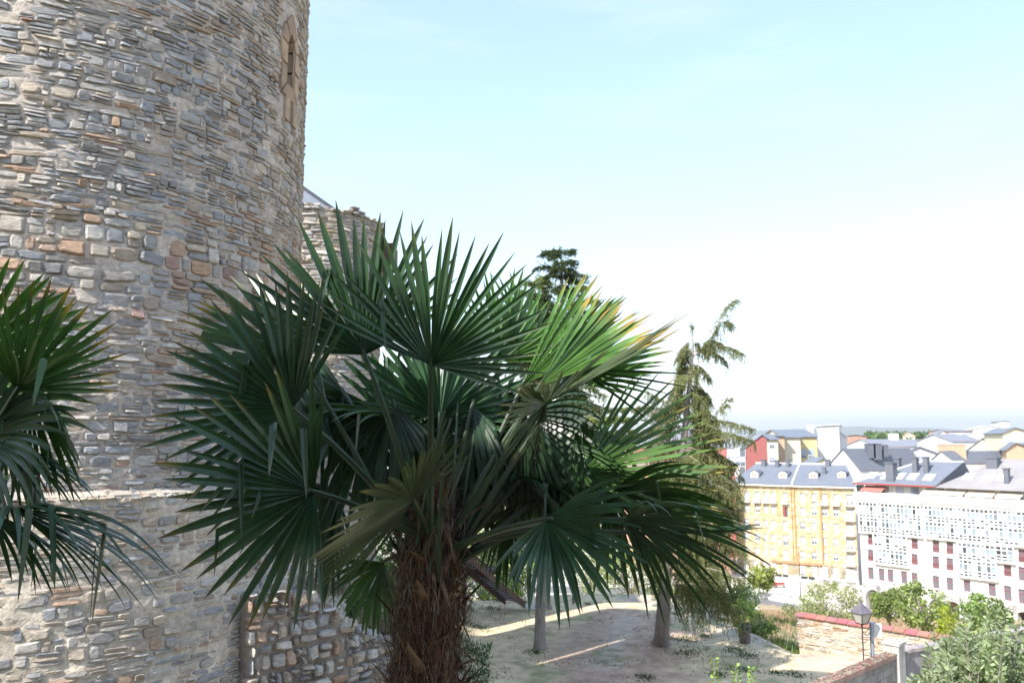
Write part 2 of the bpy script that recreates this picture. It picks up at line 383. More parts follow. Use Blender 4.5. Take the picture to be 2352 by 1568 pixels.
outer = [(-.36, WZ0-.22), (.34, WZ0-.22), (.42, WZ0+.33*hh_), (.36, WZ0+.75*hh_), (.24, WZ1+.06), (.0, WZ1+.34), (-.24, WZ1+.08), (-.42, WZ0+.75*hh_), (-.35, WZ0+.33*hh_)]
fr = empty('window', (*tmap(WA, WZ0, 0)[:2], WZ0)); fr.parent = tower; fr.location = Vector(fr.location)-wloc(tower)
fr2 = fr
frame_poly(inner, outer, -.02, .04)
for sx_, wd in ((-.2, .17), (.12, .2)):
    vs = [tmap(WA+sx_+a*wd, z, dd) for z in (WZ0-.62, WZ0-.24) for a, dd in ((0, -.02), (0, .05), (1, .05), (1, -.02))]
    sur.add(vs, [(0, 1, 2, 3), (7, 6, 5, 4), (1, 5, 6, 2), (0, 4, 5, 1), (2, 6, 7, 3)])
bpy.data.objects.remove(fr)
win = sur.build('window', M['sandstone'], tower)
bk = MB(); bk.add([tmap(WA+a, z, -.24) for z in (WZ0-.1, WZ1+.1) for a in (-.4, .4)], [(0, 1, 3, 2)])  # near-black sheet, its colour stands in for the unlit inside
bk.build('dark_back', M['dark'], win)
gr = MB()
for i in range(4): gr.tube([tmap(WA-.14+.093*i, WZ0, -.14), tmap(WA-.14+.093*i, WZ1-.02, -.14)], .009, 5)
for i in range(9): z = WZ0+.08+i*.11; gr.tube([tmap(WA-WH, z, -.14), tmap(WA+WH, z, -.14)], .009, 5)
gr.build('grille', M['iron'], win)

# ============================================================ generic straight / polyline masonry wall
class Plane:
    def __init__(s, A, B, thick=.6):
        s.A = Vector((A[0], A[1], 0)); s.B = Vector((B[0], B[1], 0)); s.t = (s.B-s.A).normalized(); s.L = (s.B-s.A).length
        s.n = Vector((s.t.y, -s.t.x, 0))
        if s.n.dot(-s.A) < 0: s.n = -s.n
        s.th = thick; s.rz = math.atan2(s.t.y, s.t.x)
    def p(s, a, z, d=0): q = s.A+s.t*a+s.n*d; return (q.x, q.y, z)
    def hit(s, px, py):
        r = ray(px, py); k = s.A.dot(s.n)/r.dot(s.n); q = r*k; return (Vector((q.x, q.y, 0))-s.A).dot(s.t), CAMZ+q.z
    def box(s, mb, a0, a1, z0, z1, d0, d1, col=None):
        vs = [s.p(a, z, d) for z in (z0, z1) for a, d in ((a0, d1), (a1, d1), (a1, d0), (a0, d0))]
        mb.add(vs, [(3, 2, 1, 0), (4, 5, 6, 7), (0, 1, 5, 4), (1, 2, 6, 5), (2, 3, 7, 6), (3, 0, 4, 7)], col)
def wall_skin(mb, P, z0, topf, step, amp, colf, th):
    """front, top and back of a wall whose top line is topf(s)"""
    n = max(4, int(P.L/step)); m = 14; vs = []; cs = []
    for i in range(n+1):
        s = P.L*i/n; zt = topf(s)
        for j in range(m+1):
            z = z0+(zt-z0)*j/m; vs.append(P.p(s, z, amp*fbm((s*3, z*4, 1), 3))); cs.append(colf(s, z))
        for dd in (-th*.5, -th): vs.append(P.p(s, zt+.05*fbm((s*2, dd, 4), 2), dd)); cs.append(colf(s, zt))
        vs.append(P.p(s, z0, -th)); cs.append(colf(s, z0))
    k = m+4
    fs = [(i*k+j, (i+1)*k+j, (i+1)*k+j+1, i*k+j+1) for i in range(n) for j in range(k-1)]
    fs += [tuple(range(k-1, -1, -1)), tuple(n*k+j for j in range(k))]
    mb.add(vs, fs, cols=cs)

# pale wall between the towers
pA = at(600, 1300, 12.3); pB = at(792, 1300, 18.5)
P1 = Plane(pA, pB)
t1 = lambda s: at(600, 1188, 13.3).z+.25*fbm((s*1.1, 0, 2), 3)-.05*s
mb = MB(); wall_skin(mb, P1, 2.0, t1, .1, .05, lambda s, z: tuple(c*(1+.2*fbm((s, z, 0), 3)) for c in (.43, .38, .33)), .9)
mb.mi = 1
stones(mb, lambda s, z, d: P1.p(s, z, d), 0, P1.L, 5.0, 8.9, (.06, .2), (.15, .45), .04, lambda s, z, A: pick([(3, LIGHT), (3, BEIGE), (2, GREY), (1, BROWN)]), skip=lambda s, z, a, b: z+b > t1(s), gap=.02, drop=.15)
tag(mb.build('curtain_wall', [M['mortar'], M['stone']], loc=(pA.x, pA.y, 2)), 'pale low castle wall joined to the right foot of the large round tower', 'wall')
# rubble wall with weeds in front of it
qA = at(570, 1500, 11.75); qB = at(800, 1500, 13.2); qC = at(915, 1500, 14.6); qD = at(1060, 1560, 18.0)
def ptop(px_list):
    return lambda px: np.interp(px, [a for a, _ in px_list], [b for _, b in px_list])
top_px = ptop([(560, 1345), (640, 1335), (760, 1352), (800, 1400), (905, 1440), (1070, 1515)])
rub = empty('rubble_wall', (qA.x, qA.y, 0), 'ruined rubble stone wall with weeds behind the shaggy palm trunk', 'wall')
mb = MB()
for A_, B_ in ((qA, qB), (qB, qC), (qC, qD)):
    P2 = Plane(A_, B_)
    def t2(s, P2=P2):
        q = Vector(P2.p(s, 0)); px = 1176+FPX*q.x/q.y; return CAMZ-(float(top_px(px))-1012)/FPX*q.y*1.03+.1*fbm((s*3, q.x, 1), 3)
    mb.mi = 0; wall_skin(mb, P2, 2.0, t2, .1, .07, lambda s, z: tuple(c*(1+.3*fbm((s, z, 0), 3)) for c in (.27, .225, .185)), .9)
    mb.mi = 1
    stones(mb, lambda s, z, d: P2.p(s, z, d), 0, P2.L, 4.6, 8.2, (.07, .26), (.1, .4), .11, lambda s, z, A: pick([(2.2, LIGHT), (3, BEIGE), (2, GREY), (1.6, BROWN), (1.2, ORANGE), (1, BLUE)]), skip=lambda s, z, a, b: z > t2(s)+.04, gap=.025, split=.3, wave=.1)
    for i in range(int(P2.L*26)):                    # loose stones along the top
        s = random.uniform(0, P2.L); d = -random.uniform(0, .85); r = random.uniform(.05, .15); c = P2.p(s, t2(s)+r*.2, d)
        vs = []; col = pick([(3, LIGHT), (2, BEIGE), (2, GREY), (1, BLUE)])
        for q in range(8):
            th = q*math.pi/4; vs.append((c[0]+r*1.3*math.cos(th)*random.uniform(.7, 1.1), c[1]+r*math.sin(th)*random.uniform(.7, 1.1), c[2]-r*.4))
        for q in range(8): vs.append((c[0]+(vs[q][0]-c[0])*.75, c[1]+(vs[q][1]-c[1])*.75, c[2]+r*.4*random.uniform(.7, 1.3)))
        mb.add(vs, [(q, (q+1) % 8, 8+(q+1) % 8, 8+q) for q in range(8)]+[tuple(range(8, 16))], col=col)
mb.build('masonry', [M['mortar'], M['stone']], rub)

# ============================================================ second tower, palace roof
T2R = 2.7; T2C = (-8.18, 33.3)
def t2map(s, z, d):
    a = s/T2R; r = T2R+d; return (T2C[0]+r*math.sin(a), T2C[1]-r*math.cos(a), z)
Z2 = at(780, 492, 31.6).z
def top2(s): return Z2+.14*fbm((s*1.6, 1, 1), 3)+(.18 if int(s*1.4) % 3 == 0 else 0)
tw2 = empty('round_tower', (T2C[0], T2C[1], 0), 'smaller round stone tower with a broken top, in sun behind the large tower', 'tower')
mb = MB(); grid_skin(mb, t2map, -1.2*T2R, 2.4*T2R, 2, Z2-.1, .2, .05, lambda s, z: (.45, .40, .34))
k = 30
mb.add([t2map(2.4*T2R+(2.7*T2R)*i/k, z, 0) for z in (2, Z2-.1) for i in range(k+1)], [(i, i+1, k+2+i, k+1+i) for i in range(k)], col=(.4, .36, .3))
mb.add([t2map(2*math.pi*T2R*i/30, Z2-.3, -.4) for i in range(30)], [tuple(range(30))], col=(.3, .28, .26))
mb.mi = 1
stones(mb, t2map, -1.2*T2R, 2.4*T2R, 4, Z2-.05, (.1, .24), (.3, .8), .07, lambda s, z, A: pick([(2, BLUE), (3, GREY), (4, LIGHT), (2, BROWN), (3, BEIGE)]), gap=.02, split=.2)
for lay in range(3):
    stones(mb, lambda s, z, d: t2map(s, z, d-.22*lay), -1.2*T2R, 2.4*T2R, Z2-.1, Z2+.45, (.1, .18), (.25, .6), .2, lambda s, z, A: pick([(3, GREY), (4, LIGHT), (3, BEIGE)]), gap=.01, skip=lambda s, z, a, b: z > top2(s), drop=.1)
mb.build('wall', [M['mortar'], M['stone']], tw2)
m_wood = mat('brown_boards', (.11, .06, .05), .7, var=.25, scale=6, stretch=(6, 6, .4))
wb = MB(); b0 = at(868, 640, 33.6); b1 = at(902, 640, 33.6)
zt, zb = at(880, 560, 33.6).z, at(880, 606, 33.6).z
wb.box(((b0.x+b1.x)/2, 34.2, (zt+zb)/2), (b1.x-b0.x, 1.5, zt-zb))
for i in range(5): wb.box((b0.x+(b1.x-b0.x)*(i+.5)/5, 33.44, (zt+zb)/2), (.02, .02, zt-zb))
wb.box(((b0.x+b1.x)/2, 34.2, zb-.06), (b1.x-b0.x+.1, 1.6, .1))
for xx in (b0.x+.08, b1.x-.08):
    wb.box((xx, 33.55, zb-.5), (.09, .09, .8)); wb.tube([(xx, 33.55, zb-.15), (b0.x-.1, 34.0, zb-1.0)], .05, 5)
wb.build('balcony', m_wood, tw2)
# frame with railing at the foot of the second tower
fr_ = MB(); y_ = 31.0
def pp(px, py, Y=y_): return at(px, py, Y)
for a, b, r in (((899, 1015), (899, 1190), .07), ((838, 1020), (901, 1020), .07), ((838, 1020), (838, 1190), .07)): fr_.tube([pp(*a), pp(*b)], r, 6)
fo = fr_.build('timber_gateway', m_wood, loc=pp(870, 1190)); tag(fo, 'brown timber doorway frame at the foot of the smaller tower', 'frame')
rl = MB()
for py in (1062, 1085): rl.tube([pp(842, py), pp(897, py)], .025, 5)
for i in range(7): x_ = 842+55*i/6; rl.tube([pp(x_, 1062), pp(x_, 1110)], .015, 4)
rl.build('railing', M['iron'], fo)
# palace: body and hipped slate roof, mostly hidden behind the towers; it throws the shade over the garden
pal = empty('castle_palace', (-18, 44, 0), 'castle hall with a pitched slate roof showing above the smaller tower', 'castle')
mb = MB(); mb.poly_prism([(-30, 37.2), (-9.6, 37.2), (-9.6, 52), (-30, 52)], -2, 20.35, col=(.4, .36, .31)); mb.build('wall', M['mortar'], pal)
rA = at(690, 425, 44); rB = at(792, 470, 40.5)
rf = MB(); ze = 20.3; zr = 27.4
ex0, ex1, ey0, ey1 = -31, -7.9, 36.6, 52.6
rx1 = -16.5
rf.add([(ex0, ey0, ze), (ex1, ey0, ze), (ex1, ey1, ze), (ex0, ey1, ze), (ex0+6, 44.6, zr), (rx1, 44.6, zr)], [(0, 1, 5, 4), (1, 2, 5), (2, 3, 4, 5), (3, 0, 4), (3, 2, 1, 0)])
rfo = rf.build('roof', M['slate'], pal)
rd = MB(); 
for a, b in (((ex1, ey0, ze+.04), (rx1, 44.6, zr+.05)), ((rx1, 44.6, zr+.05), (ex0+6, 44.6, zr+.05))): rd.tube([a, b], .09, 5)
rd.build('ridge_cap', M['iron'], rfo)
kp = [(-26.4, 2), (-18.5, 2), (-18.5, 8), (-26.4, 8)]  # unseen block, added and shaped to throw shade over the garden
def PQ(p, q):
    ux, uy = -sx, -sy; vx, vy = uy, -ux
    return (ux*q+vx*p, uy*q+vy*p)
kb = MB(); kb.poly_prism([PQ(*c) for c in kp], -1, 26, col=(.4, .36, .31)); kb.poly_prism([PQ(*c) for c in ((-28.8, 3), (-26.4, 3), (-26.4, 7.5), (-28.8, 7.5))], -1, 18.5, col=(.4, .36, .31)); tag(kb.build('garden_shade_block', M['mortar'], loc=(*PQ(-23, 5), -1)), 'unseen block behind the large round tower, added to shade the garden', 'castle')
# unseen block added behind the viewpoint to shade the front palm
bh = MB()
# p runs across the sun's direction, q along it
cns = [(-4.38, -3.2), (22, -3.2), (22, -9), (-4.38, -9)]
SHADE_TOP = 15.35
def PQ(p, q):  # p = x*.. across
    ux, uy = -sx, -sy          # away from the sun
    vx, vy = uy, -ux           # across, to the right
    return (ux*q+vx*p, uy*q+vy*p)
bh.poly_prism([PQ(*c) for c in cns], 0, SHADE_TOP, col=(.4, .36, .31))
tag(bh.build('palm_shade_block', M['mortar'], loc=(*PQ(8, -6), 0)), 'unseen block behind the viewpoint, added to shade the front palm', 'wall')
# ============================================================ town
def q(x, y): return (1525.1+.35156*x, 925.2+.35156*y)
def mcol(name, c, r=.8, var=.08, scale=.8, **k): return mat(name, c, r, var=var, scale=scale, **k)
M['white'] = mcol('white_render', (.62, .61, .6)); M['cream'] = mcol('cream_render', (.68, .60, .44)); M['yellowr'] = mcol('yellow_render', (.6, .47, .24))
M['orange'] = mcol('orange_render', (.5, .35, .24)); M['redw'] = mcol('red_cladding', (.34, .11, .10)); M['pink'] = mcol('brick_red', (.42, .24, .18))
M['tile'] = mat('stone_tiles', attr=True, rough=.75, var=.15, scale=1.5); M['trim'] = mcol('white_trim', (.75, .73, .7), .6); M['redf'] = mcol('red_joinery', (.28, .055, .05), .5)
M['glass'] = mat('window_glass', attr=True, rough=.12, var=.05, scale=2, spec=.7); M['blind'] = mcol('roller_blind', (.36, .40, .47), .7); M['darkg'] = mcol('dark_glass', (.03, .035, .04), .12, spec=.7)
M['zinc'] = mcol('dark_zinc', (.11, .12, .145), .6); M['awn'] = mcol('awning_cloth', (.72, .66, .55), .9); M['paving'] = mcol('paving', (.5, .47, .43), .9, scale=.5); M['asph'] = mcol('asphalt', (.16, .16, .165), .9, scale=.4)
def facade(mb, P, z0, z1, rects, rec=.22, tile=None, palf=None, a0=0.0, a1=None):
    """wall face with real openings (rects: a0,a1,z0,z1) and their reveals"""
    a1 = a1 if a1 is not None else P.L
    A = {a0, a1}; Z = {z0, z1}
    for r in rects: A |= {min(max(r[0], a0), a1), min(max(r[1], a0), a1)}; Z |= {r[2], r[3]}
    def sub(vals, st):
        v = sorted(vals); out = []
        for i in range(len(v)-1):
            n = max(1, int(round((v[i+1]-v[i])/st))) if st else 1
            out += [v[i]+(v[i+1]-v[i])*k/n for k in range(n)]
        return out+[v[-1]]
    av = sub(A, tile[0] if tile else None); zv = sub(Z, tile[1] if tile else None)
    for i in range(len(av)-1):
        for j in range(len(zv)-1):
            ca, cz = (av[i]+av[i+1])/2, (zv[j]+zv[j+1])/2
            if av[i+1]-av[i] < 1e-4 or zv[j+1]-zv[j] < 1e-4: continue
            if any(r[0] < ca < r[1] and r[2] < cz < r[3] for r in rects): continue
            mb.add([P.p(av[i], zv[j]), P.p(av[i+1], zv[j]), P.p(av[i+1], zv[j+1]), P.p(av[i], zv[j+1])], [(0, 1, 2, 3)], col=palf() if palf else None)
    for r in rects:
        c = palf() if palf else None; f = [P.p(r[0], r[2]), P.p(r[1], r[2]), P.p(r[1], r[3]), P.p(r[0], r[3])]; b = [P.p(r[0], r[2], -rec), P.p(r[1], r[2], -rec), P.p(r[1], r[3], -rec), P.p(r[0], r[3], -rec)]
        mb.add(f+b, [(0, 4, 5, 1), (1, 5, 6, 2), (2, 6, 7, 3), (3, 7, 4, 0)], col=c)
def window_mesh(kind, w_, h):
    """local: x along the wall, -y outwards, z up from the sill"""
    mb = MB(); g = mb
    def bx(x0, x1, y0, y1, z0, z1, mi, col=(1, 1, 1)): mb.mi = mi; mb.box(((x0+x1)/2, (y0+y1)/2, (z0+z1)/2), (x1-x0, y1-y0, z1-z0), col=col)
    bx(-w_/2, w_/2, 0, .03, 0, h, 1, (.12, .14, .17))
    f = .07
    for x0, x1, z0, z1 in ((-w_/2, -w_/2+f, 0, h), (w_/2-f, w_/2, 0, h), (-w_/2+f, w_/2-f, 0, f), (-w_/2+f, w_/2-f, h-f, h), (-f*.4, f*.4, f, h-f)): bx(x0, x1, -.04, 0, z0, z1, 0)
    if kind.startswith('blind'):
        k = float(kind[5:]); bx(-w_/2+f*.6, w_/2-f*.6, -.075, -.045, h*(1-k), h, 2)
    if kind == 'open': bx(-w_/2+f, 0, -.3, -.26, f, h-f, 0)
    if kind in ('red', 'redb'): bx(-w_/2, w_/2, -.05, -.003, h*.62, h*.66, 0); bx(-w_/2-.12, w_/2+.12, -.42, -.24, -.14, -.02, 3)
    if kind == 'redb':
        for i in range(9): x = -w_/2+w_*i/8; bx(x-.015, x+.015, -.36, -.33, 0, .85, 0)
        bx(-w_/2, w_/2, -.37, -.32, .85, .9, 0)
    return mb
WM = {}
def put_window(root, P, a, z, w_, h, kind, mats, rec=.22, name='window'):
    key = (kind, round(w_, 2), round(h, 2), tuple(m.name for m in mats))
    wl = Vector(P.p(a, z, -rec))
    if key not in WM:
        o = window_mesh(kind, w_, h).build(name, list(mats), None, (0, 0, 0)); C.objects.unlink(o); WM[key] = o
    c = WM[key].copy(); C.objects.link(c); c.name = name; c.parent = root; c.location = wl-wloc(root); c.rotation_euler = (0, 0, P.rz); return c
def ray_plane(px, py, a, b, c):
    n = (b-a).cross(c-a); r = ray(px, py); o = Vector((0, 0, CAMZ)); return o+r*((a-o).dot(n)/r.dot(n))
def boxat(mb, p, d, rz=0, col=None): mb.box((p.x, p.y, p.z), d, rz, col)

# ---------------- yellow tiled block
YA, YB_, YC_ = at(*q(462, 520), 177.5), at(*q(842, 530), 170), at(*q(1243, 540), 164)
yb = empty('apartment_block', (YB_.x, YB_.y, -18), 'yellow tiled corner apartment block with a grey slate roof and four dormers', 'building')
FL, FR = Plane(YA, YB_), Plane(YB_, YC_)
ZE = 1.0; ZG = -14.6
ypal = lambda: pick([(4, (.44, .33, .18)), (4, (.50, .43, .30)), (2, (.40, .28, .15)), (1, (.35, .24, .13))])
wmb = MB(); wins = []
for P, cols in ((FL, (538, 608, 662, 712, 790)), (FR, (903, 978, 1045, 1119, 1211))):
    rects = []
    for ri, (yt, ybm) in enumerate(((550, 608), (640, 682), (725, 768), (812, 857), (900, 945), (990, 1048))):
        for cx in cols:
            wpx = 42 if cx == 1211 else (30 if cx != 662 else 24)
            tall = cx in (790, 1211) or ri in (0, 5)
            a_, z_t = P.hit(*q(cx, yt)); _, z_b = P.hit(*q(cx, (yt+58) if tall else ybm))
            z_t = -.55-ri*2.88; z_b = z_t-(2.05 if tall else 1.45); w_ = wpx*.35156*P.p(a_, 0)[1]/FPX*1.08
            rects.append((a_-w_/2, a_+w_/2, z_b, z_t)); wins.append((P, a_, z_b, w_, z_t-z_b, ri, cx))
    facade(wmb, P, ZG, ZE, rects, .25, (.8, .48), ypal)
    # ground floor
PB = lambda P: None
BK = Vector((0.41, 1, 0)).normalized()*17
fp = [(YA.x, YA.y), (YB_.x, YB_.y), (YC_.x, YC_.y), (YC_.x+BK.x, YC_.y+BK.y), (YB_.x+BK.x*1.05, YB_.y+BK.y*1.05), (YA.x+BK.x, YA.y+BK.y)]
vs = [(x, y, z) for z in (-18.6, ZE) for x, y in fp]
wmb.add(vs, [(2, 8, 9, 3), (3, 9, 10, 4), (4, 10, 11, 5), (5, 11, 6, 0)], col=(.6, .45, .3))
wmb.build('wall', M['tile'], yb)
gb = MB(); 
shop = {0: [(690, 704), (728, 812)], 1: [(893, 985), (1040, 1062)]}
gl = MB()
for i, P in enumerate((FL, FR)):
    rc = []
    for x0, x1 in shop[i]:
        a0_, _ = P.hit(*q(x0, 1100)); a1_, _ = P.hit(*q(x1, 1100)); rc.append((a0_, a1_, -17.6, -15.2)); gl = MB(); P.box(gl, a0_, a1_, -17.6, -15.2, -.35, -.3, col=(.035, .04, .045) if x0 != 1040 else (.4, .42, .45)); gl.build('shop_window', M['glass'], yb)
        P.box(gb, (a0_+a1_)/2-.08, (a0_+a1_)/2+.08, -17.6, -15.2, -.29, -.2)
    facade(gb, P, -18.6, ZG, rc, .3)
gb.build('ground_floor', M['white'], yb)
bd = MB()
for P, a0_, a1_ in ((FL, .6*FL.L, FL.L), (FR, 0, .42*FR.L)): P.box(bd, a0_, a1_, ZG-.1, ZG+.35, .02, .35, col=(.42, .2, .1))
for P, x0, x1 in ((FL, 838, 842), (FR, 846, 862), (FR, 1024, 1034)):
    a0_, _ = P.hit(*q(x0, 800)); a1_, _ = P.hit(*q(x1, 800)); P.box(bd, max(0, a0_), a1_, ZG+.35, ZE-.2, .01, .22, col=(.42, .22, .09))
bd.build('brown_bands', M['tile'], yb)
rr_ = random.Random(3)
for P, a_, z_, w_, h, ri, cx in wins:
    kd = 'blind'+rr_.choice(['0.95', '0.95', '0.8', '0.6', '0.95']); 
    if cx == 790 and ri == 1: kd = 'open'
    put_window(yb, P, a_, z_, w_, h, kd, (M['redf'] if cx in (790,) and ri == 1 else M['trim'], M['glass'], M['blind'], M['trim']), .25)
    if h > 1.9 and (cx in (1211, 1119, 1045) or (P is FL and ri == 0)):
        b = MB(); P.box(b, a_-w_/2-.25, a_+w_/2+.25, z_-.22, z_-.08, .02, .75)
        for k in range(9): P.box(b, a_-w_/2-.2+(w_+.4)*k/8-.02, a_-w_/2-.2+(w_+.4)*k/8+.02, z_-.08, z_+.8, .66, .7)
        P.box(b, a_-w_/2-.22, a_+w_/2+.22, z_+.8, z_+.85, .65, .71); b.build('balcony', M['trim'], yb)
ev = MB(); 
for P in (FL, FR): P.box(ev, -.4, P.L+.4, ZE-.28, ZE+.05, .03, .75)
ev.build('eaves', M['trim'], yb)
rf = MB(); o_ = .9
eA, eB, eC = [Vector((v.x, v.y, ZE+.1))+d for v, d in ((YA, FL.n*o_-FL.t*.6), (YB_, (FL.n+FR.n).normalized()*o_), (YC_, FR.n*o_+FR.t*.6))]
bA_, bB_, bC_ = [Vector((v.x, v.y, ZE+.1))+BK*1.06 for v in (YA, YB_, YC_)]
rA_ = at(*q(600, 396), 183.5); rB_ = at(*q(886, 399), 178.5); rC_ = at(*q(1190, 399), 173)
zr_ = rB_.z
for v in (rA_, rC_): v.z = zr_
rf.add([eA, eB, eC, bC_, bB_, bA_, rA_, rB_, rC_], [(0, 1, 7, 6), (1, 2, 8, 7), (2, 3, 8), (3, 4, 7, 8), (4, 5, 6, 7), (5, 0, 6)])
rfo = rf.build('roof', M['slate'], yb)
cp = MB()
for a, b in ((eB, rB_), (rA_, rB_), (rB_, rC_)): cp.tube([a+Vector((0, 0, .1)), b+Vector((0, 0, .08))], .17, 5)
cp.build('ridge_tiles', M['trim'], rfo)
for i, (x, y) in enumerate(((590, 468), (775, 472), (975, 475), (1160, 472))):
    pl = (eA, eB, rA_) if i < 2 else (eB, eC, rC_); p = ray_plane(*q(x, y+14), *pl); P = FL if i < 2 else FR; D = MB(); D.mi = 0
    nn = P.n; t_ = P.t; w_ = .8; hh = 1.15
    c0 = p+Vector((0, 0, -.1)); f4 = [c0-t_*w_, c0+t_*w_, c0+t_*w_+Vector((0, 0, hh)), c0-t_*w_+Vector((0, 0, hh))]; b4 = [v-nn*3.6 for v in f4]
    D.add(f4+b4, [(0, 1, 2, 3), (1, 5, 6, 2), (3, 7, 4, 0)]); pk = c0+Vector((0, 0, hh+.35))+nn*.15; D.mi = 1
    l = c0-t_*(w_+.3)+Vector((0, 0, hh-.1))+nn*.25; r = c0+t_*(w_+.3)+Vector((0, 0, hh-.1))+nn*.25
    D.add([l, pk, r, l-nn*3.9, pk-nn*3.9, r-nn*3.9], [(0, 1, 4, 3), (1, 2, 5, 4)]); D.mi = 0; D.add([f4[3], f4[2], c0+Vector((0, 0, hh+.28))], [(0, 1, 2)])
    D.mi = 2
    for s_ in (-.32, .32):
        cc = c0+t_*s_+Vector((0, 0, hh*.52))+nn*.03; D.box(tuple(cc), (.45, .06, .8), P.rz)
    D.build('dormer', [M['trim'], M['zinc'], M['pink']], rfo)
ch = []
for x, y, w_ in ((652, 392, .9), (740, 402, .8), (808, 400, .7), (1070, 395, .9), (1047, 452, .7)):
    pl = (eA, eB, rA_) if x < 850 else (eB, eC, rC_); p = ray_plane(*q(x, max(y+8, 407)), *pl); c = MB(); c.box((p.x, p.y, p.z+.2), (w_, w_, 1.9), FL.rz); c.box((p.x, p.y, p.z+1.2), (w_+.2, w_+.2, .14), FL.rz); c.build('chimney', M['zinc'], rfo)

# ---------------- white glazed-gallery block
WA_, WB_ = at(*q(1268, 600), 141.0), at(*q(2352, 660), 120.6); WB2 = WA_+(WB_-WA_)*1.3
wbk = empty('apartment_block', (WA_.x, WA_.y, -18), 'long white apartment block with glazed galleries, red windows and an arcade', 'building')
PWf = Plane(WA_, WB2); ZT = .55
rects = []; wl_ = []
for x, rows in ((1350, ((850, 925, 'redb'), (957, 1030, 'redb'), (1072, 1150, 'red'))), (1420, ((1080, 1160, 'red'),)), (1478, ((1086, 1168, 'red'),)), (1567, ((1097, 1180, 'red'),)),
                (1636, ((880, 952, 'redb'), (985, 1055, 'redb'), (1108, 1185, 'red'))), (1775, ((895, 975, 'redb'), (1000, 1080, 'redb'), (1128, 1210, 'red'))), (1866, ((905, 985, 'redb'), (1012, 1092, 'redb'), (1140, 1222, 'red'))),
                (1978, ((1155, 1232, 'red'),)), (2142, ((1178, 1260, 'red'),)), (2243, ((1055, 1130, 'redb'), (1193, 1290, 'red'))), (2338, ((838, 925, 'redb'), (955, 1040, 'redb'), (1070, 1160, 'red'), (1215, 1310, 'red')))):
    for yt, y2, kd in rows:
        a_, z1_ = PWf.hit(*q(x, yt)); _, z0_ = PWf.hit(*q(x, y2)); h = z1_-z0_; rects.append((a_-.5, a_+.5, z0_, z1_)); wl_.append((a_, z0_, 1.0, round(h, 1), kd))
for a_ in np.arange(PWf.hit(*q(2440, 900))[0], PWf.L-1, 3.4):
    for z_ in (-3.6, -6.5, -9.4, -12.4): rects.append((a_-.5, a_+.5, z_-2, z_)); wl_.append((float(a_), z_-2, 1.0, 2.0, 'red'))
arch = []
for x, yt, y2 in ((1362, 1188, 1262), (1440, 1200, 1290), (1542, 1212, 1300), (1655, 1232, 1310), (1782, 1255, 1330), (1886, 1270, 1345), (1985, 1285, 1370), (2085, 1300, 1380), (2243, 1328, 1420), (2345, 1345, 1430)):
    a_, z1_ = PWf.hit(*q(x, yt)); arch.append((a_, min(z1_, -14.4)))
wb_ = MB(); 
facade(wb_, PWf, -13.6, ZT, rects, .25)
def arches_face(mb, P, lst, z0, z1, r=1.35, rec=1.2, mback=None):
    """arcade band with real arched openings"""
    lst = sorted(lst); prev = 0.0
    for a_, zt in lst+[(P.L, None)]:
        e = a_-r if zt is not None else P.L
        mb.add([P.p(prev, z0), P.p(e, z0), P.p(e, z1), P.p(prev, z1)], [(0, 1, 2, 3)])
        if zt is None: break
        n = 14; zs = zt-r; ar = [(a_-r*math.cos(math.pi*i/n), zs+r*math.sin(math.pi*i/n)) for i in range(n+1)]
        for i in range(n):
            mb.add([P.p(ar[i][0], ar[i][1]), P.p(ar[i+1][0], ar[i+1][1]), P.p(ar[i+1][0], z1), P.p(ar[i][0], z1)], [(0, 1, 2, 3)])
        pth = [(a_-r, z0)]+ar+[(a_+r, z0)]; m = len(pth)
        mb.add([P.p(s, z) for s, z in pth]+[P.p(s, z, -rec) for s, z in pth], [(i, m+i, m+i+1, i+1) for i in range(m-1)])
        prev = a_+r
arches_face(wb_, PWf, arch, -18.6, -13.6)
bk_ = PWf.n*-14; A0, B0 = Vector(PWf.p(0, 0)), Vector(PWf.p(PWf.L, 0))
wb_.add([(v.x, v.y, z) for z in (-18.6, ZT) for v in (A0, A0+bk_, B0+bk_, B0)], [(0, 4, 5, 1), (1, 5, 6, 2), (2, 6, 7, 3), (4, 7, 6, 5)])
wb_.build('wall', M['white'], wbk)
ab = MB(); PWf.box(ab, .3, PWf.L-.3, -18.5, -13.7, -4.3, -4.2, col=(1, 1, 1)); ab.build('arcade_back_wall', mcol('arcade_brown', (.4, .33, .3)), wbk)  # back wall in one even brownish tone
for a_, z_, w_, h, kd in wl_: put_window(wbk, PWf, a_, z_, w_, h, kd, (M['redf'], M['glass'], M['blind'], M['trim']), .25)
cn = MB(); a_gap, _ = PWf.hit(*q(1690, 650))
PWf.box(cn, -.3, PWf.L, ZT-.3, ZT+.9, .02, .75); PWf.box(cn, -.2, PWf.L, ZT-.75, ZT-.3, .02, .35)
cn.build('cornice', M['trim'], wbk)
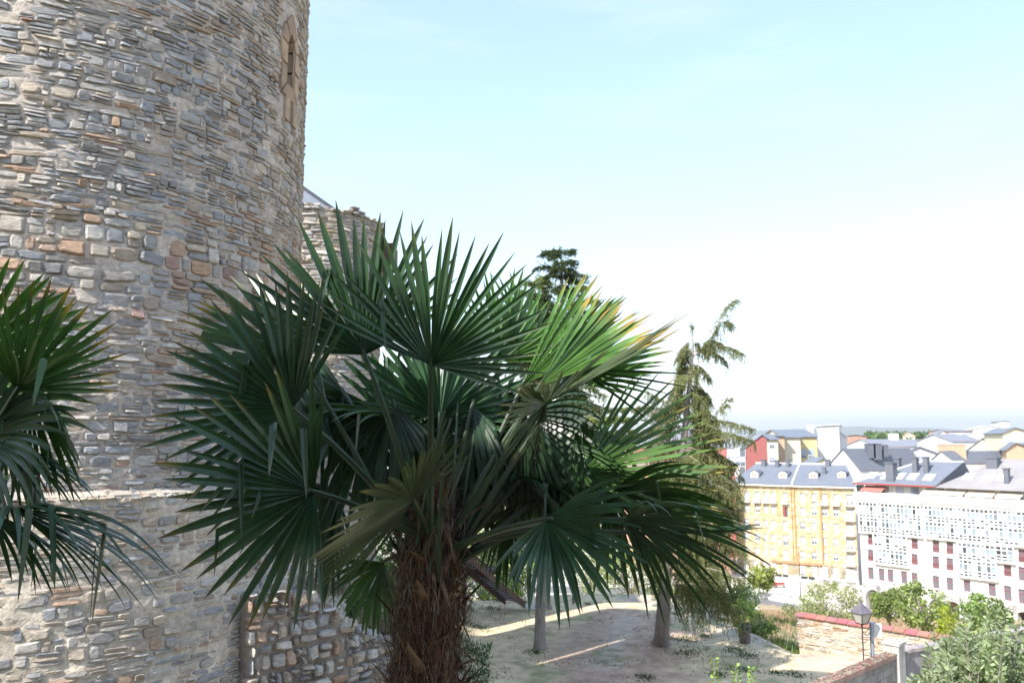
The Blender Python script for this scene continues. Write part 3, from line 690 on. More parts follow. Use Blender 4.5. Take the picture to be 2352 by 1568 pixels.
def gallery(x0, x1, yt, yb_, rows, dark):
    a0_, zt = PWf.hit(*q(x0, yt)); a1_, _ = PWf.hit(*q(x1, yt)); _, zb_ = PWf.hit(*q(x0, yb_)); n = max(3, int((a1_-a0_)/.62)); d = .5
    fr, ps = MB(), MB(); PWf.box(ps, a0_+.05, a1_-.05, zb_+.15, zt-.15, .1, .36, col=(.55, .6, .62))
    PWf.box(fr, a0_-.15, a1_+.15, zb_-.18, zb_+.02, .02, d+.1); PWf.box(fr, a0_-.15, a1_+.15, zt-.12, zt+.02, .02, d+.1)
    H = (zt-zb_-.14)/rows
    hs = []
    for r in range(rows):
        z = zb_+.02+r*H
        hs += [(z, z+.10), (z+.42, z+.52), (z+.86, z+.98), (z+H-.62, z+H-.5), (z+H-.1, z+H)]
    for z0_, z1_ in hs: PWf.box(fr, a0_, a1_, z0_, z1_, d-.1, d)
    for i in range(n+1):
        a_ = a0_+(a1_-a0_)*i/n; w_ = .11 if i % 5 else .2; PWf.box(fr, a_-w_/2, a_+w_/2, zb_+.02, zt-.12, d-.12, d+.012)
    PWf.box(fr, a0_-.08, a0_-.012, zb_+.02, zt-.12, .02, d-.13); PWf.box(fr, a1_+.012, a1_+.08, zb_+.02, zt-.12, .02, d-.13)
    for i in range(n):
        aa = a0_+(a1_-a0_)*i/n; ab_ = a0_+(a1_-a0_)*(i+1)/n
        for r in range(rows):
            z = zb_+.02+r*H; dk = random.random() < dark
            for z0_, z1_, kk in ((z, z+.5, 0), (z+.5, z+.95, 0), (z+.95, z+H-.55, 1), (z+H-.55, z+H, 0)):
                v = random.uniform(.03, .2) if (dk or (kk == 0 and random.random() < .6)) else random.uniform(.25, .5)
                PWf.box(ps, aa, ab_, z0_, z1_, d-.16, d-.13, col=(v*.7, v*.95, v*1.15))
    o = fr.build('glazed_gallery', M['trim'], wbk); ps.build('panes', M['glass'], o)
gallery(1278, 1680, 640, 836, 2, .35); gallery(1376, 1590, 845, 1040, 2, .3)
gallery(1706, 2500, 665, 874, 2, .15); gallery(1926, 2166, 903, 1125, 2, .3); gallery(2172, 2288, 925, 1030, 1, .2)
# attic storey, roofs
at1 = MB(); PWs = Plane(Vector(PWf.p(1.5, 0, -2.6)), Vector(PWf.p(PWf.L, 0, -2.6)))
PWs.box(at1, 0, PWs.L, ZT+.01, 3.0, -9, 0); at1.build('attic_wall', M['cream'], wbk)
dw = MB()
for i, x in enumerate((1285, 1345, 1385, 1425, 1445, 1470, 1540, 1600, 1640, 1660, 1745, 1800, 1880, 1960, 2030, 2085, 2130, 2230, 2300, 2340)):
    a_, _ = PWs.hit(*q(x, 580)); PWs.box(dw, a_-.7, a_+.7, ZT+.05, 2.5, .01, .05, col=random.choice([(.1, .1, .11), (.3, .33, .38), (.35, .2, .14), (.45, .45, .42)]))
dw.build('attic_window', M['glass'], wbk)
def rpt(s, z, d): return Vector(PWf.p(s, z, d))
sA0 = PWf.hit(*q(1205, 520))[0]; sA1 = PWf.hit(*q(1740, 548))[0]
ra = MB(); eav = 2.75; rid = 6.6
e0, e1 = rpt(sA0, eav, -1.3), rpt(sA1, eav, -1.3); r0, r1 = rpt(sA0+9, rid, -8.5), rpt(sA1+1.5, rid, -8.5); k0, k1 = rpt(sA0, eav, -16), rpt(sA1, eav, -16)
ra.add([e0, e1, k1, k0, r0, r1], [(0, 1, 5, 4), (1, 2, 5), (2, 3, 4, 5), (3, 0, 4), (3, 2, 1, 0)]); roA = ra.build('roof', M['slate'], wbk)
tr_ = MB(); tr_.tube([e0, e1], .14, 5); tr_.build('gutter', M['redf'], roA)
tr_ = MB(); tr_.tube([e0+Vector((0, 0, .1)), r0+Vector((0, 0, .1))], .12, 5); tr_.tube([r0, r1], .12, 5); tr_.build('ridge_tiles', M['trim'], roA)
rb = MB(); f0, f1 = rpt(sA1+.05, eav-.1, -1.2), rpt(PWf.L+1, eav-.1, -1.2); g0, g1 = rpt(sA1+6.5, rid+.5, -10), rpt(PWf.L+1, rid+.5, -10); h0, h1 = rpt(sA1+.05, eav, -18), rpt(PWf.L+1, eav, -18)
rb.add([f0, f1, h1, h0, g0, g1], [(0, 1, 5, 4), (1, 2, 5), (2, 3, 4, 5), (3, 0, 4), (3, 2, 1, 0)]); roB = rb.build('roof', M['slate_brown'], wbk)
def on_roof(x, y, ro, tri, kind, w_=.9, h=2.4):
    p = ray_plane(*q(x, y), *tri); m_ = MB()
    if kind == 'chimney':
        m_.box((p.x, p.y, p.z+h/2-.6), (w_, w_, h), PWf.rz); m_.box((p.x, p.y, p.z+h-.5), (w_+.25, w_+.25, .16), PWf.rz); m_.build('chimney', M['zinc'], ro)
    else:
        t_ = PWf.t; u = (tri[2]-tri[0]); u = unit(u-t_*u.dot(t_)); n = t_.cross(u); n = n if n.z > 0 else -n
        vs = [p+t_*a*.75+u*b*.95+n*c for c in (0, .14) for a, b in ((-1, -1), (1, -1), (1, 1), (-1, 1))]
        m_.add(vs, [(4, 5, 6, 7), (0, 1, 5, 4), (1, 2, 6, 5), (2, 3, 7, 6), (3, 0, 4, 7)]); m_.build('skylight', mcol('skylight_blind', (.7, .7, .7), .3) if 'skylight_blind' not in bpy.data.materials else bpy.data.materials['skylight_blind'], ro)
TA = (e0, e1, r1); TB = (f0, f1, g1)
for x, y in ((1362, 473), (1455, 478), (1542, 478), (1627, 482), (1733, 487)): on_roof(x, y, roA, TA, 'skylight')
for x, y in ((1993, 480), (2128, 485), (2215, 487)): on_roof(x, y, roB, TB, 'skylight')
on_roof(1487, 500, roA, TA, 'chimney', 1.4, 3.3); on_roof(1528, 415, roA, TA, 'chimney', .9, 1.9); on_roof(1645, 447, roA, TA, 'chimney', .8, 2.8); on_roof(1716, 450, roA, TA, 'chimney', .8, 2.9)
on_roof(2243, 520, roB, TB, 'chimney', .7, 2.6); on_roof(2155, 412, roB, TB, 'chimney', 1.6, 1.8)
def awning(x0, x1, yt, mm):
    a0_, _ = PWs.hit(*q(x0, yt)); a1_, _ = PWs.hit(*q(x1, yt)); a = MB()
    vs = [PWs.p(s, z, d) for s in (a0_, a1_) for z, d in ((2.35, .06), (1.75, 1.9), (1.55, 1.92), (1.72, 1.86), (2.28, .06))]
    a.add(vs, [(0, 1, 6, 5), (1, 2, 7, 6), (3, 4, 9, 8), (2, 3, 8, 7), (0, 4, 3, 2, 1), (5, 6, 7, 8, 9)]); a.build('awning', mm, wbk)
awning(1712, 1985, 560, M['awn']); awning(2000, 2180, 575, M['awn']); awning(2195, 2360, 585, M['awn']); awning(1318, 1460, 545, mcol('red_awning', (.5, .16, .13)))

# ---------------- the houses behind
def gable(name, label, cat, L, Pk, Rr, Y, ext, wall, roof, wins=(), YR=None, base=-18, side_wins=(), chim=()):
    YR = YR or Y; Ym = (Y+YR)/2
    l, p, r = at(*q(*L), Y), at(*q(*Pk), Ym), at(*q(*Rr), YR); e = Vector((ext[0], ext[1], 0)); root = empty(name, (l.x, l.y, base), label, cat)
    lb, rb_ = Vector((l.x, l.y, base)), Vector((r.x, r.y, base)); wm = MB(); F_ = [lb, rb_, r, p, l]; n = 5
    wm.add(F_+[v+e for v in F_], [(0, 1, 2, 3, 4), (9, 8, 7, 6, 5), (1, 6, 7, 2), (5, 0, 4, 9), (2, 7, 8, 3), (3, 8, 9, 4)]); wm.build('wall', wall, root)
    rm = MB(); up = Vector((0, 0, .18)); ov = unit(e)*.5
    for a, b in ((l, p), (p, r)):
        o_ = unit(a-b)*.6 if a is l else Vector(); o2 = unit(b-a)*.6 if b is r else Vector(); A_, B_ = a+o_+up-ov, b+o2+up-ov
        vs = [A_, B_, B_+e+ov*2, A_+e+ov*2]; rm.add(vs+[v-Vector((0, 0, .16)) for v in vs], [(0, 1, 2, 3), (7, 6, 5, 4), (0, 4, 5, 1), (1, 5, 6, 2), (2, 6, 7, 3), (3, 7, 4, 0)])
    ro = rm.build('roof', roof, root)
    P = Plane(l, r); P2 = Plane(l+e, l) if ext[0] < 0 else Plane(r, r+e)
    for pl, lst in ((P, wins), (P2, side_wins)):
        for (x, y, w_, h, kd) in lst:
            a_, z_ = pl.hit(*q(x, y)); put_window(root, pl, a_, z_-h, w_, h, kd, (M['trim'], M['glass'], M['blind'], M['trim']), -.03)
    for (x, y, w_, h) in chim:
        c = at(*q(x, y), Ym+3); cm = MB(); cm.box((c.x, c.y, c.z-.5), (w_, w_, h+1)); cm.box((c.x, c.y, c.z+h/2+.05), (w_+.2, w_+.2, .14)); cm.build('chimney', M['zinc'] if w_ < 2 else M['orange'], ro)
    return root
gable('apartment_block', 'red-clad block with a steep gable and slate roof behind the drooping conifer', 'building', (525, 287), (628, 209), (672, 237), 200, (-26, 17), M['redw'], M['slate'], side_wins=[(437, 297, 1.9, 2.2, 'blind0.9'), (498, 292, 2.6, 2.2, 'open'), (437, 354, 1.9, 2.2, 'blind0.9'), (498, 350, 2.6, 2.6, 'blind0.5'), (498, 412, 2.6, 2.6, 'open')])
def eaves_house(name, label, cat, x0, x1, ye, yr, Y, depth, wall, roof, wins=(), base=-18, chim=()):
    """house whose long eave faces the viewer, the ridge parallel to it"""
    l, r = at(*q(x0, ye), Y), at(*q(x1, ye), Y); r.z = l.z; Yr = Y+depth/2; zr = at(*q(x0, yr), Yr).z; root = empty(name, (l.x, l.y, base), label, cat); m_ = MB()
    e = Vector((0, depth, 0)); lm, rm_ = Vector((l.x, Yr, zr)), Vector((r.x, Yr, zr)); lb, rb_ = Vector((l.x, l.y, base)), Vector((r.x, r.y, base))
    m_.add([lb, rb_, r, l, lb+e, rb_+e, r+e, l+e, lm, rm_], [(0, 1, 2, 3), (5, 4, 7, 6), (0, 3, 8, 7, 4), (1, 5, 6, 9, 2)]); m_.build('wall', wall, root)
    m_ = MB(); up = Vector((0, 0, .15)); ox = Vector((.5, 0, 0)); sl = (lm-Vector((lm.x, l.y, l.z))).normalized()*.6
    for a, b, s_ in ((l, r, sl), (l+e, r+e, Vector((0, -sl.y, sl.z)))):
        vs = [a-ox-s_+up, b+ox-s_+up, rm_+ox+up, lm-ox+up]; m_.add(vs+[v-Vector((0, 0, .15)) for v in vs], [(0, 1, 2, 3), (7, 6, 5, 4), (0, 4, 5, 1), (1, 5, 6, 2), (3, 7, 4, 0)])
    ro = m_.build('roof', roof, root); P = Plane(l, r)
    for (x, y, w_, h, kd) in wins: a_, z_ = P.hit(*q(x, y)); put_window(root, P, a_, z_-h, w_, h, kd, (M['trim'], M['glass'], M['blind'], M['trim']), -.03)
    for (x, y, w_, h) in chim: c = at(*q(x, y), Yr); cm = MB(); cm.box((c.x, c.y, c.z-.5), (w_, w_, h+1)); cm.box((c.x, c.y, c.z+h/2+.05), (w_+.2, w_+.2, .14)); cm.build('chimney', M['trim'], ro)
    return root
eaves_house('house', 'narrow yellow house with a slate roof beside the red gable', 'house', 668, 744, 237, 206, 212, 14, M['cream'], M['slate'], wins=[(705, 262, 1.3, 1.3, 'blind0.5'), (705, 350, 1.5, 1.6, 'blind0.7')])
eaves_house('house', 'thin orange rendered house between the yellow one and the cream one', 'house', 745, 786, 216, 210, 216, 12, M['orange'], M['slate'])
eaves_house('apartment_block', 'cream apartment block with a grey slate roof and a white chimney', 'building', 787, 890, 224, 177, 219, 20, M['cream'], M['slate'])
eaves_house('apartment_block', 'yellow wing of the cream block with two shuttered windows', 'building', 892, 998, 220, 178, 222, 18, M['yellowr'], M['slate'], wins=[(912, 300, 1.6, 2.4, 'blind0.8'), (960, 300, 1.6, 2.4, 'blind0.8')], chim=[(955, 172, 1.4, 2.2)])
gable('apartment_block', 'tallest plain white block on the skyline, in front of the haze', 'building', (998, 152), (1070, 147), (1142, 144), 232, (8, 18), M['white'], M['trim'])
gable('house', 'white lean-to wing stepping down from the tallest white block', 'house', (1140, 185), (1142, 184), (1196, 222), 236, (5, 16), M['white'], M['trim'])
gable('house', 'white gabled house with a big grey mansard roof above the yellow block', 'house', (1095, 392), (1176, 302), (1282, 432), 188, (19, 9), M['white'], M['slate'], chim=[(1345, 300, 1.8, 2.2), (1385, 305, 1.8, 2.6), (1445, 300, 1.0, 1.6)])
gable('house', 'low slate-roofed house just behind the yellow block ridge', 'house', (985, 395), (1040, 362), (1096, 395), 186, (2, 12), M['cream'], M['slate'])
gable('house', 'wide white gable standing right of the mansard roof', 'house', (1588, 322), (1668, 289), (1845, 352), 205, (10, 20), M['white'], M['slate'], wins=[(1690, 345, 2.2, 2.2, 'blind0.8')])
gable('house', 'white gabled house with an orange brick chimney stack', 'house', (1742, 385), (1818, 318), (1912, 388), 183, (28, 8), M['white'], M['slate'], chim=[(1882, 350, 4.2, 5.2)])
gable('house', 'white gabled house with a dark slate side on the skyline right', 'house', (1965, 322), (2085, 232), (2222, 392), 208, (16, 14), M['white'], M['slate'])
gable('apartment_block', 'white block with a blue-grey roof at the right edge of the photo', 'building', (2212, 196), (2290, 164), (2420, 196), 190, (6, 18), M['cream'], M['slate'], wins=[(2335, 240, 2, 2, 'blind0.4'), (2260, 240, 2, 2, 'blind0.8')])
gable('house', 'small cream house under the block at the right edge', 'house', (2235, 305), (2300, 262), (2400, 300), 176, (6, 12), M['orange'], M['slate'])
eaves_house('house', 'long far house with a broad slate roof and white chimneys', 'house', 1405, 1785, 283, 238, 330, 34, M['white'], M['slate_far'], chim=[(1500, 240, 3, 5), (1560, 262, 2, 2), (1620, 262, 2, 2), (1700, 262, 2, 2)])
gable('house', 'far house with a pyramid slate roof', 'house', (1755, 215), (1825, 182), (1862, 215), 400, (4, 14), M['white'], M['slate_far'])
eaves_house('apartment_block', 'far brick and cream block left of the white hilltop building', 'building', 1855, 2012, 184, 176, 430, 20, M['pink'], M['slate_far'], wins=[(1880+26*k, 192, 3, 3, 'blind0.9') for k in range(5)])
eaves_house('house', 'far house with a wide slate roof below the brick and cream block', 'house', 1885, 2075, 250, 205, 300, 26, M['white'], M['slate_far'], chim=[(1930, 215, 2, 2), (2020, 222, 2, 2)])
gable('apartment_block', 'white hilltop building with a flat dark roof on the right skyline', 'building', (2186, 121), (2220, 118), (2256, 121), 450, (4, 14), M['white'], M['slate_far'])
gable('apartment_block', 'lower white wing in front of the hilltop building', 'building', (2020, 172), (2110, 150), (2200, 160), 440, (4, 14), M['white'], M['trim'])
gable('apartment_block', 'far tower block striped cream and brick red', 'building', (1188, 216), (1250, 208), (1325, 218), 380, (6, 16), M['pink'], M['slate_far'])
for i in range(6):
    pass
gable('house', 'pale far villa standing among the skyline trees', 'house', (1560, 212), (1600, 194), (1640, 212), 520, (4, 12), M['cream'], M['orange'])
gable('house', 'brown-roofed house half hidden by the drooping conifer', 'house', (230, 440), (335, 384), (420, 470), 172, (-14, 16), M['pink'], mcol('brown_roof', (.22, .15, .13)))
gable('apartment_block', 'orange brick block with a slate roof left of the drooping conifer', 'building', (-70, 255), (40, 190), (150, 255), 215, (-6, 20), M['orange'], M['slate'], wins=[(-30, 285, 2, 2.4, 'blind0.8'), (40, 285, 2, 2.4, 'blind0.8'), (110, 285, 2, 2.4, 'open'), (-30, 345, 2, 2.4, 'blind0.8'), (40, 345, 2, 2.4, 'blind0.8'), (110, 345, 2, 2.4, 'blind0.8')])
gable('apartment_block', 'pink brick block seen through the fronds at the lower right', 'building', (120, 300), (220, 250), (330, 300), 205, (-6, 18), M['pink'], M['slate'], wins=[(170, 330, 2, 2.4, 'blind0.8'), (270, 330, 2, 2.4, 'blind0.8'), (170, 400, 2, 2.4, 'blind0.8'), (270, 400, 2, 2.4, 'blind0.8')])
gable('apartment_block', 'pale block glimpsed between the palm crown and the dark conifer', 'building', (-1240, 560), (-1100, 470), (-960, 560), 190, (-6, 20), M['cream'], M['orange'])
# far trees, hills
P = []; D = []; Cc = []
for i in range(5200):
    x_ = random.choice([random.uniform(1325, 1760), random.uniform(1900, 2500), random.uniform(-2400, 0)]); y_ = 240-random.random()**.7*28*(.6+.8*abs(fbm((x_*.012, 0, 0), 3)))
    c = at(*q(x_, y_), random.uniform(520, 600)); P.append(c); D.append((random.gauss(0, 1), random.gauss(0, 1), random.gauss(0, 1))); Cc.append(np.array((.10, .15, .06))*random.uniform(.6, 1.4))
n = len(P); o = leaves_mesh('far_trees', P, D, rng.uniform(.7, 1.4, n)*4, rng.uniform(.7, 1.3, n)*1.6, np.array(Cc), M['leaf'], loc=(200, 560, 0)); tag(o, 'belt of distant green trees on the skyline', 'trees', kind='stuff')
hb = MB(); n = 160
for layer, (Y, h0, h1, sd_) in enumerate(((9500, 60, 170, 9),)):
    vs = []
    for i in range(n+1):
        x = (i/n-.5)*Y*2.4; hh = h0+(h1-h0)*(.5+.8*fbm((x/Y*3.5+sd_, sd_, 0), 4)); hh = max(hh, -10)
        vs += [(x, Y-900, -20), (x, Y, hh), (x, Y+1500, -20)]
    hb.add(vs, [(3*i, 3*i+3, 3*i+4, 3*i+1) for i in range(n)]+[(3*i+1, 3*i+4, 3*i+5, 3*i+2) for i in range(n)], col=(.1, .13, .08))
tag(hb.build('hills', mat('hills', (.11, .13, .09), 1, var=.2, scale=.002), loc=(0, 6000, -20), smooth=True), kind='structure')

# ---------------- street
def sheet(name, pts, z, mt): mb = MB(); mb.add([(x, y, z) for x, y in pts], [tuple(range(len(pts)))]); return tag(mb.build(name, mt, loc=(pts[0][0], pts[0][1], z)), kind='structure')
nW = PWf.n
def wp(s, d): v = Vector(PWf.p(s, 0, d)); return (v.x, v.y)
sheet('plaza', [(-10, 152), (34, 146), wp(-2, 22), wp(PWf.L+20, 22), wp(PWf.L+20, -30), (110, 200), (-10, 230)], -17.99, M['paving'])
sheet('road', [(0, 158), (36, 152), wp(2, 17), wp(PWf.L+20, 17), wp(PWf.L+20, 10), wp(6, 10), (52, 151), (36, 160), (0, 165)], -17.98, M['asph'])
def low_wall(name, label, a, b, z0, h, th, mt, cat='wall'):
    P = Plane(a, b); mb = MB(); P.box(mb, 0, P.L, z0, z0+h, -th, 0); o = mb.build(name, mt, loc=(a[0], a[1], z0)); c = MB(); P.box(c, -.03, P.L+.03, z0+h+.002, z0+h+.12, -th-.05, .05); c.build('coping', M['trim'], o); return tag(o, label, cat)
pa = at_z(1743, 1358, -16.9); pb__ = at_z(1842, 1376, -16.9)
low_wall('parapet_wall', 'low white parapet along the street above the dry bank', pa, pb__, -18.4, 1.4, .3, M['white'])
def lamp_post(px, py, z, h, label):
    p = at_z(px, py, z); r = empty('street_lamp', p, label, 'street lamp'); m_ = MB(); m_.tube([p, p+Vector((0, 0, .8)), p+Vector((0, 0, h))], [.11, .07, .05], 8); m_.build('post', M['iron'], r)
    m_ = MB(); m_.tube([p+Vector((0, 0, h)), p+Vector((0, 0, h+.35)), p+Vector((0, 0, h+.6))], [.12, .26, .04], 6); m_.build('lantern', M['trim'], r)
lamp_post(1839, 1372, -18, 9.0, 'street lamp post in front of the yellow block')
def bench(px, py, z, label):
    p = at_z(px, py, z); r = empty('park_bench', p, label, 'bench'); m_ = MB()
    m_.box((p.x, p.y, p.z+.45), (2.2, .45, .06)); m_.build('seat', M['redf'], r); m_ = MB(); m_.box((p.x, p.y+.25, p.z+.75), (2.2, .06, .4)); m_.build('backrest', M['redf'], r)
    for s in (-.9, .9): m_ = MB(); m_.box((p.x+s, p.y, p.z+.21), (.07, .4, .42)); m_.build('leg', M['iron'], r)
bench(1772, 1348, -18, 'red bench by the street tree below the yellow block'); bench(1790, 1349, -18, 'red bench to the right of the one by the street tree')
def car(px, py, z, rz, colr, label):
    p = at_z(px, py, z); r = empty('parked_car', p, label, 'car'); ca, sa = math.cos(rz), math.sin(rz)
    def W(x, y, zz): return (p.x+ca*x-sa*y, p.y+sa*x+ca*y, p.z+zz)
    prof = [(-2.1, .35), (-2.15, .75), (-1.9, .95), (-1.45, 1.0), (-.95, 1.42), (.55, 1.45), (1.15, .98), (1.95, .85), (2.12, .6), (2.1, .32)]
    m_ = MB(); n = len(prof); m_.add([W(x, -.85*(1 if zz < 1.1 else .82), zz) for x, zz in prof]+[W(x, .85*(1 if zz < 1.1 else .82), zz) for x, zz in prof], [tuple(range(n)), tuple(range(2*n-1, n-1, -1))]+[(i, n+i, n+(i+1) % n, (i+1) % n) for i in range(n)]); m_.build('body', mcol('paint_'+label.split()[0], colr, .3), r)
    m_ = MB(); wp_ = [(-1.3, 1.02), (-.9, 1.34), (.48, 1.36), (.98, 1.0)]
    for s in (-1, 1): m_.add([W(x, s*.86*(.99 if zz < 1.1 else .84), zz) for x, zz in wp_], [(0, 1, 2, 3)])
    m_.build('window', M['darkg'], r)
    for x in (-1.35, 1.35):
        for s in (-.8, .8): m_ = MB(); m_.tube([W(x, s-.1, .33), W(x, s+.1, .33)], .33, 12); m_.build('wheel', M['iron'], r)
car(1380, 1262, -17.4, .2, (.02, .06, .35), 'blue car seen through the gap right of the palm trunk'); car(1187, 1243, -17.6, .1, (.4, .03, .03), 'red car far down the road behind the palm petioles'); car(1085, 1262, -17.4, .1, (.7, .7, .7), 'white van-like car behind the palm trunk top')

# ---------------- garden furniture: bin, wall with red coping, block wall, lantern, pole, stairs
p = gon(1711, 1476); r = empty('litter_bin', p, 'slatted litter bin with a black bag at the edge of the garden', 'bin')
m_ = MB()
for i in range(22):
    a = 2*math.pi*i/22; m_.box((p.x+.25*math.cos(a), p.y+.25*math.sin(a), p.z+.42), (.035, .045, .8), a, col=(1, 1, 1))
m_.build('slats', mat('bin_slats', (.22, .17, .14), .7), r)
m_ = MB(); m_.tube([p+Vector((0, 0, .06)), p+Vector((0, 0, .8))], .215, 16); m_.build('liner', M['dark'], r)
m_ = MB(); k = 20
vs = []
for z_, rr in ((.66, .285), (.8, .31), (.93, .3), (.95, .26), (.84, .22)): vs += [(p.x+rr*(1+.07*random.uniform(-1, 1))*math.cos(2*math.pi*j/k), p.y+rr*(1+.07*random.uniform(-1, 1))*math.sin(2*math.pi*j/k), p.z+z_+random.uniform(-.04, .04)) for j in range(k)]
m_.add(vs, [(i*k+j, i*k+(j+1) % k, (i+1)*k+(j+1) % k, (i+1)*k+j) for i in range(4) for j in range(k)]); m_.build('bag', mat('bag', (.035, .04, .07), .35), r)
# stone wall with red coping
wa = at_z(1836, 1482, 0); wb2 = at(2330, 1540, 35.2); P3 = Plane(wa, wb2); zt0 = at(1836, 1414, wa.y).z
rw = empty('garden_wall', (wa.x, wa.y, 0), 'sunlit stone garden wall with a red coping, behind the lantern', 'wall')
mb = MB(); wall_skin(mb, P3, -.6, lambda s: zt0, .3, .03, lambda s, z: (.5, .42, .33), .45); mb.mi = 1
stones(mb, lambda s, z, d: P3.p(s, z, d), 0, P3.L, -.1, zt0-.02, (.09, .26), (.25, .85), .05, lambda s, z, A: pick([(3, LIGHT), (3, BEIGE), (1, GREY), (1.6, ORANGE), (1.5, BROWN)]), gap=.015)
P3e = Plane(wa+Vector((.0, 0, 0)), wa+Vector((-.2, .6, 0)))
mb.build('masonry', [M['mortar'], M['stone']], rw)
cpn = MB(); n = int(P3.L/.5)
for i in range(n):
    a0_ = P3.L*i/n-.12; a1_ = P3.L*(i+1)/n-.14; j = random.uniform(-.008, .008)
    vs = [P3.p(a, zt0+z_+j, d) for a in (a0_, a1_) for z_, d in ((.0, .14), (.06, .15), (.17, -.22), (.06, -.6), (.0, -.58))]
    cpn.add(vs, [(0, 1, 6, 5), (1, 2, 7, 6), (2, 3, 8, 7), (3, 4, 9, 8), (4, 3, 2, 1, 0), (5, 6, 7, 8, 9)], col=tuple(c*random.uniform(.8, 1.2) for c in (.36, .14, .115)))
cpn.build('coping', M['tile'], rw)
# concrete block wall and pillar
ba = at(1600, 1690, 16.8); bb = at(2054, 1500, 23.2); bb.z = ba.z = 0; P4 = Plane(ba, bb); zt4 = at(2054, 1500, 23.2).z; zb4 = at(1862, 1568, 20.4).z
cw = empty('block_wall', (bb.x, bb.y, 0), 'grey concrete block wall running up to a square pillar, bottom right', 'wall')
mb = MB(); zz = lambda s: zt4+(zb4-zt4)*(1-s/P4.L)*1.0
mc = mat('concrete_blocks', attr=True, rough=.9, var=.35, scale=3, bump=.01, bscale=30, stretch=(1, 1, .35))
zz0 = zt4-.12
for r_ in range(24):
    z1_ = zz0-.2*r_; 
    if z1_ < -.2: break
    s = -.2*(r_ % 2)
    while s < P4.L-.02:
        v = random.uniform(.8, 1.12); P4.box(mb, max(0, s+.006), min(P4.L, s+.39), z1_-.19, z1_, -.2, random.uniform(-.003, .003), col=(.23*v, .225*v, .22*v)); s += .4
P4.box(mb, 0, P4.L, -.3, zz0-.002, -.19, -.012, col=(.2, .2, .19)); mb.build('blocks', mc, cw)
c4 = MB(); P4.box(c4, 0, P4.L-.0, zz0+.003, zz0+.12, -.27, .07, col=(.3, .2, .17))
for i in range(900):
    s = random.uniform(0, P4.L-.05); d = random.uniform(-.26, .06); e_ = random.uniform(.012, .035); v = P4.p(s, zz0+.12+e_*.3, d); c4.box(v, (e_*2, e_*1.6, e_), random.uniform(0, 3), col=random.choice([(.22, .1, .09), (.3, .26, .2), (.16, .14, .1)]))
c4.build('coping', mc, cw)
c5 = MB(); pz = at(2068, 1478, 23.4).z
P4.box(c5, P4.L+.004, P4.L+.42, -.3, pz, -.3, .12, col=(.42, .41, .39)); P4.box(c5, P4.L-.03, P4.L+.46, pz+.002, pz+.07, -.34, .16, col=(.44, .43, .4)); c5.build('pillar', mc, cw)
ba2 = Vector(P4.p(P4.L+.9, 0, -.05)); bb2 = at(2420, 1500, 27); P5 = Plane(ba2, bb2); cw2 = empty('block_wall', (ba2.x, ba2.y, 0), 'second stretch of grey block wall beyond the pillar, behind the large shrub', 'wall')
mb = MB(); P5.box(mb, 0, P5.L, -.3, pz-.35, -.22, 0, col=(.24, .235, .25)); mb.build('blocks', mc, cw2); mb = MB(); P5.box(mb, -.02, P5.L, pz-.347, pz-.26, -.28, .06, col=(.34, .3, .3)); mb.build('coping', mc, cw2)
# lantern and pole
YL = 24.5
lp = empty('street_lantern', at(1980, 1568, YL)*1.0, 'old-style glass lantern with a dark pyramid cap on a thin iron post', 'street lamp'); lp.location.z = 0
def L_(px, py): return at(px, py, YL)
cxL = L_(1978, 1400).x; z_top = L_(0, 1384).z; z_e = L_(0, 1405).z; z_b = L_(0, 1433).z; s_ = YL/FPX
m_ = MB(); hw, hb_ = 19.5*s_, 10.5*s_
def ring(h, z_): return [(cxL-h, YL-h, z_), (cxL+h, YL-h, z_), (cxL+h, YL+h, z_), (cxL-h, YL+h, z_)]
ro_ = 0.45
def rot(pts): 
    return [(cxL+(x-cxL)*math.cos(ro_)-(y-YL)*math.sin(ro_), YL+(x-cxL)*math.sin(ro_)+(y-YL)*math.cos(ro_), z_) for x, y, z_ in pts]
hw *= .78; hb_ *= .8
vs = rot(ring(hw*1.06, z_e))+rot(ring(hw*.55, z_e+.6*(z_top-z_e)))+rot(ring(hw*.16, z_top))+rot(ring(hw*1.06, z_e-.03))
m_.add(vs, [(0, 1, 5, 4), (1, 2, 6, 5), (2, 3, 7, 6), (3, 0, 4, 7), (4, 5, 9, 8), (5, 6, 10, 9), (6, 7, 11, 10), (7, 4, 8, 11), (8, 9, 10, 11), (12, 13, 1, 0), (13, 14, 2, 1), (14, 15, 3, 2), (15, 12, 0, 3), (15, 14, 13, 12)])
m_.tube([(cxL, YL, z_top), (cxL, YL, z_top+.08), (cxL, YL, z_top+.1)], [.02, .035, .004], 8); m_.build('cap', mat('lantern_cap', (.13, .12, .14), .4), lp)
m_ = MB(); T_, B_ = rot(ring(hw*.96, z_e-.03)), rot(ring(hb_, z_b+.03))
for i in range(4): m_.tube([T_[i], B_[i]], .014, 5); m_.tube([B_[i], B_[(i+1) % 4]], .016, 5); m_.tube([T_[i], T_[(i+1) % 4]], .012, 5)
m_.tube([(cxL, YL, z_b+.03), (cxL, YL, z_b-.05)], [.05, .02], 8); m_.build('frame', M['iron'], lp)
gm, gn, gbs = new_mat('frosted_glass'); gbs.inputs['Base Color'].default_value = (.62, .6, .56, 1); gbs.inputs['Roughness'].default_value = .3; gbs.inputs['Alpha'].default_value = .62
m_ = MB(); T_, B_ = rot(ring(hw*.93, z_e-.04)), rot(ring(hb_*.97, z_b+.04)); m_.add(T_+B_, [(i, (i+1) % 4, 4+(i+1) % 4, 4+i) for i in range(4)]); m_.build('glass', gm, lp)
m_ = MB(); m_.tube([(cxL, YL, 0), (cxL, YL, z_b-.04)], .018, 6); m_.build('post', M['iron'], lp)
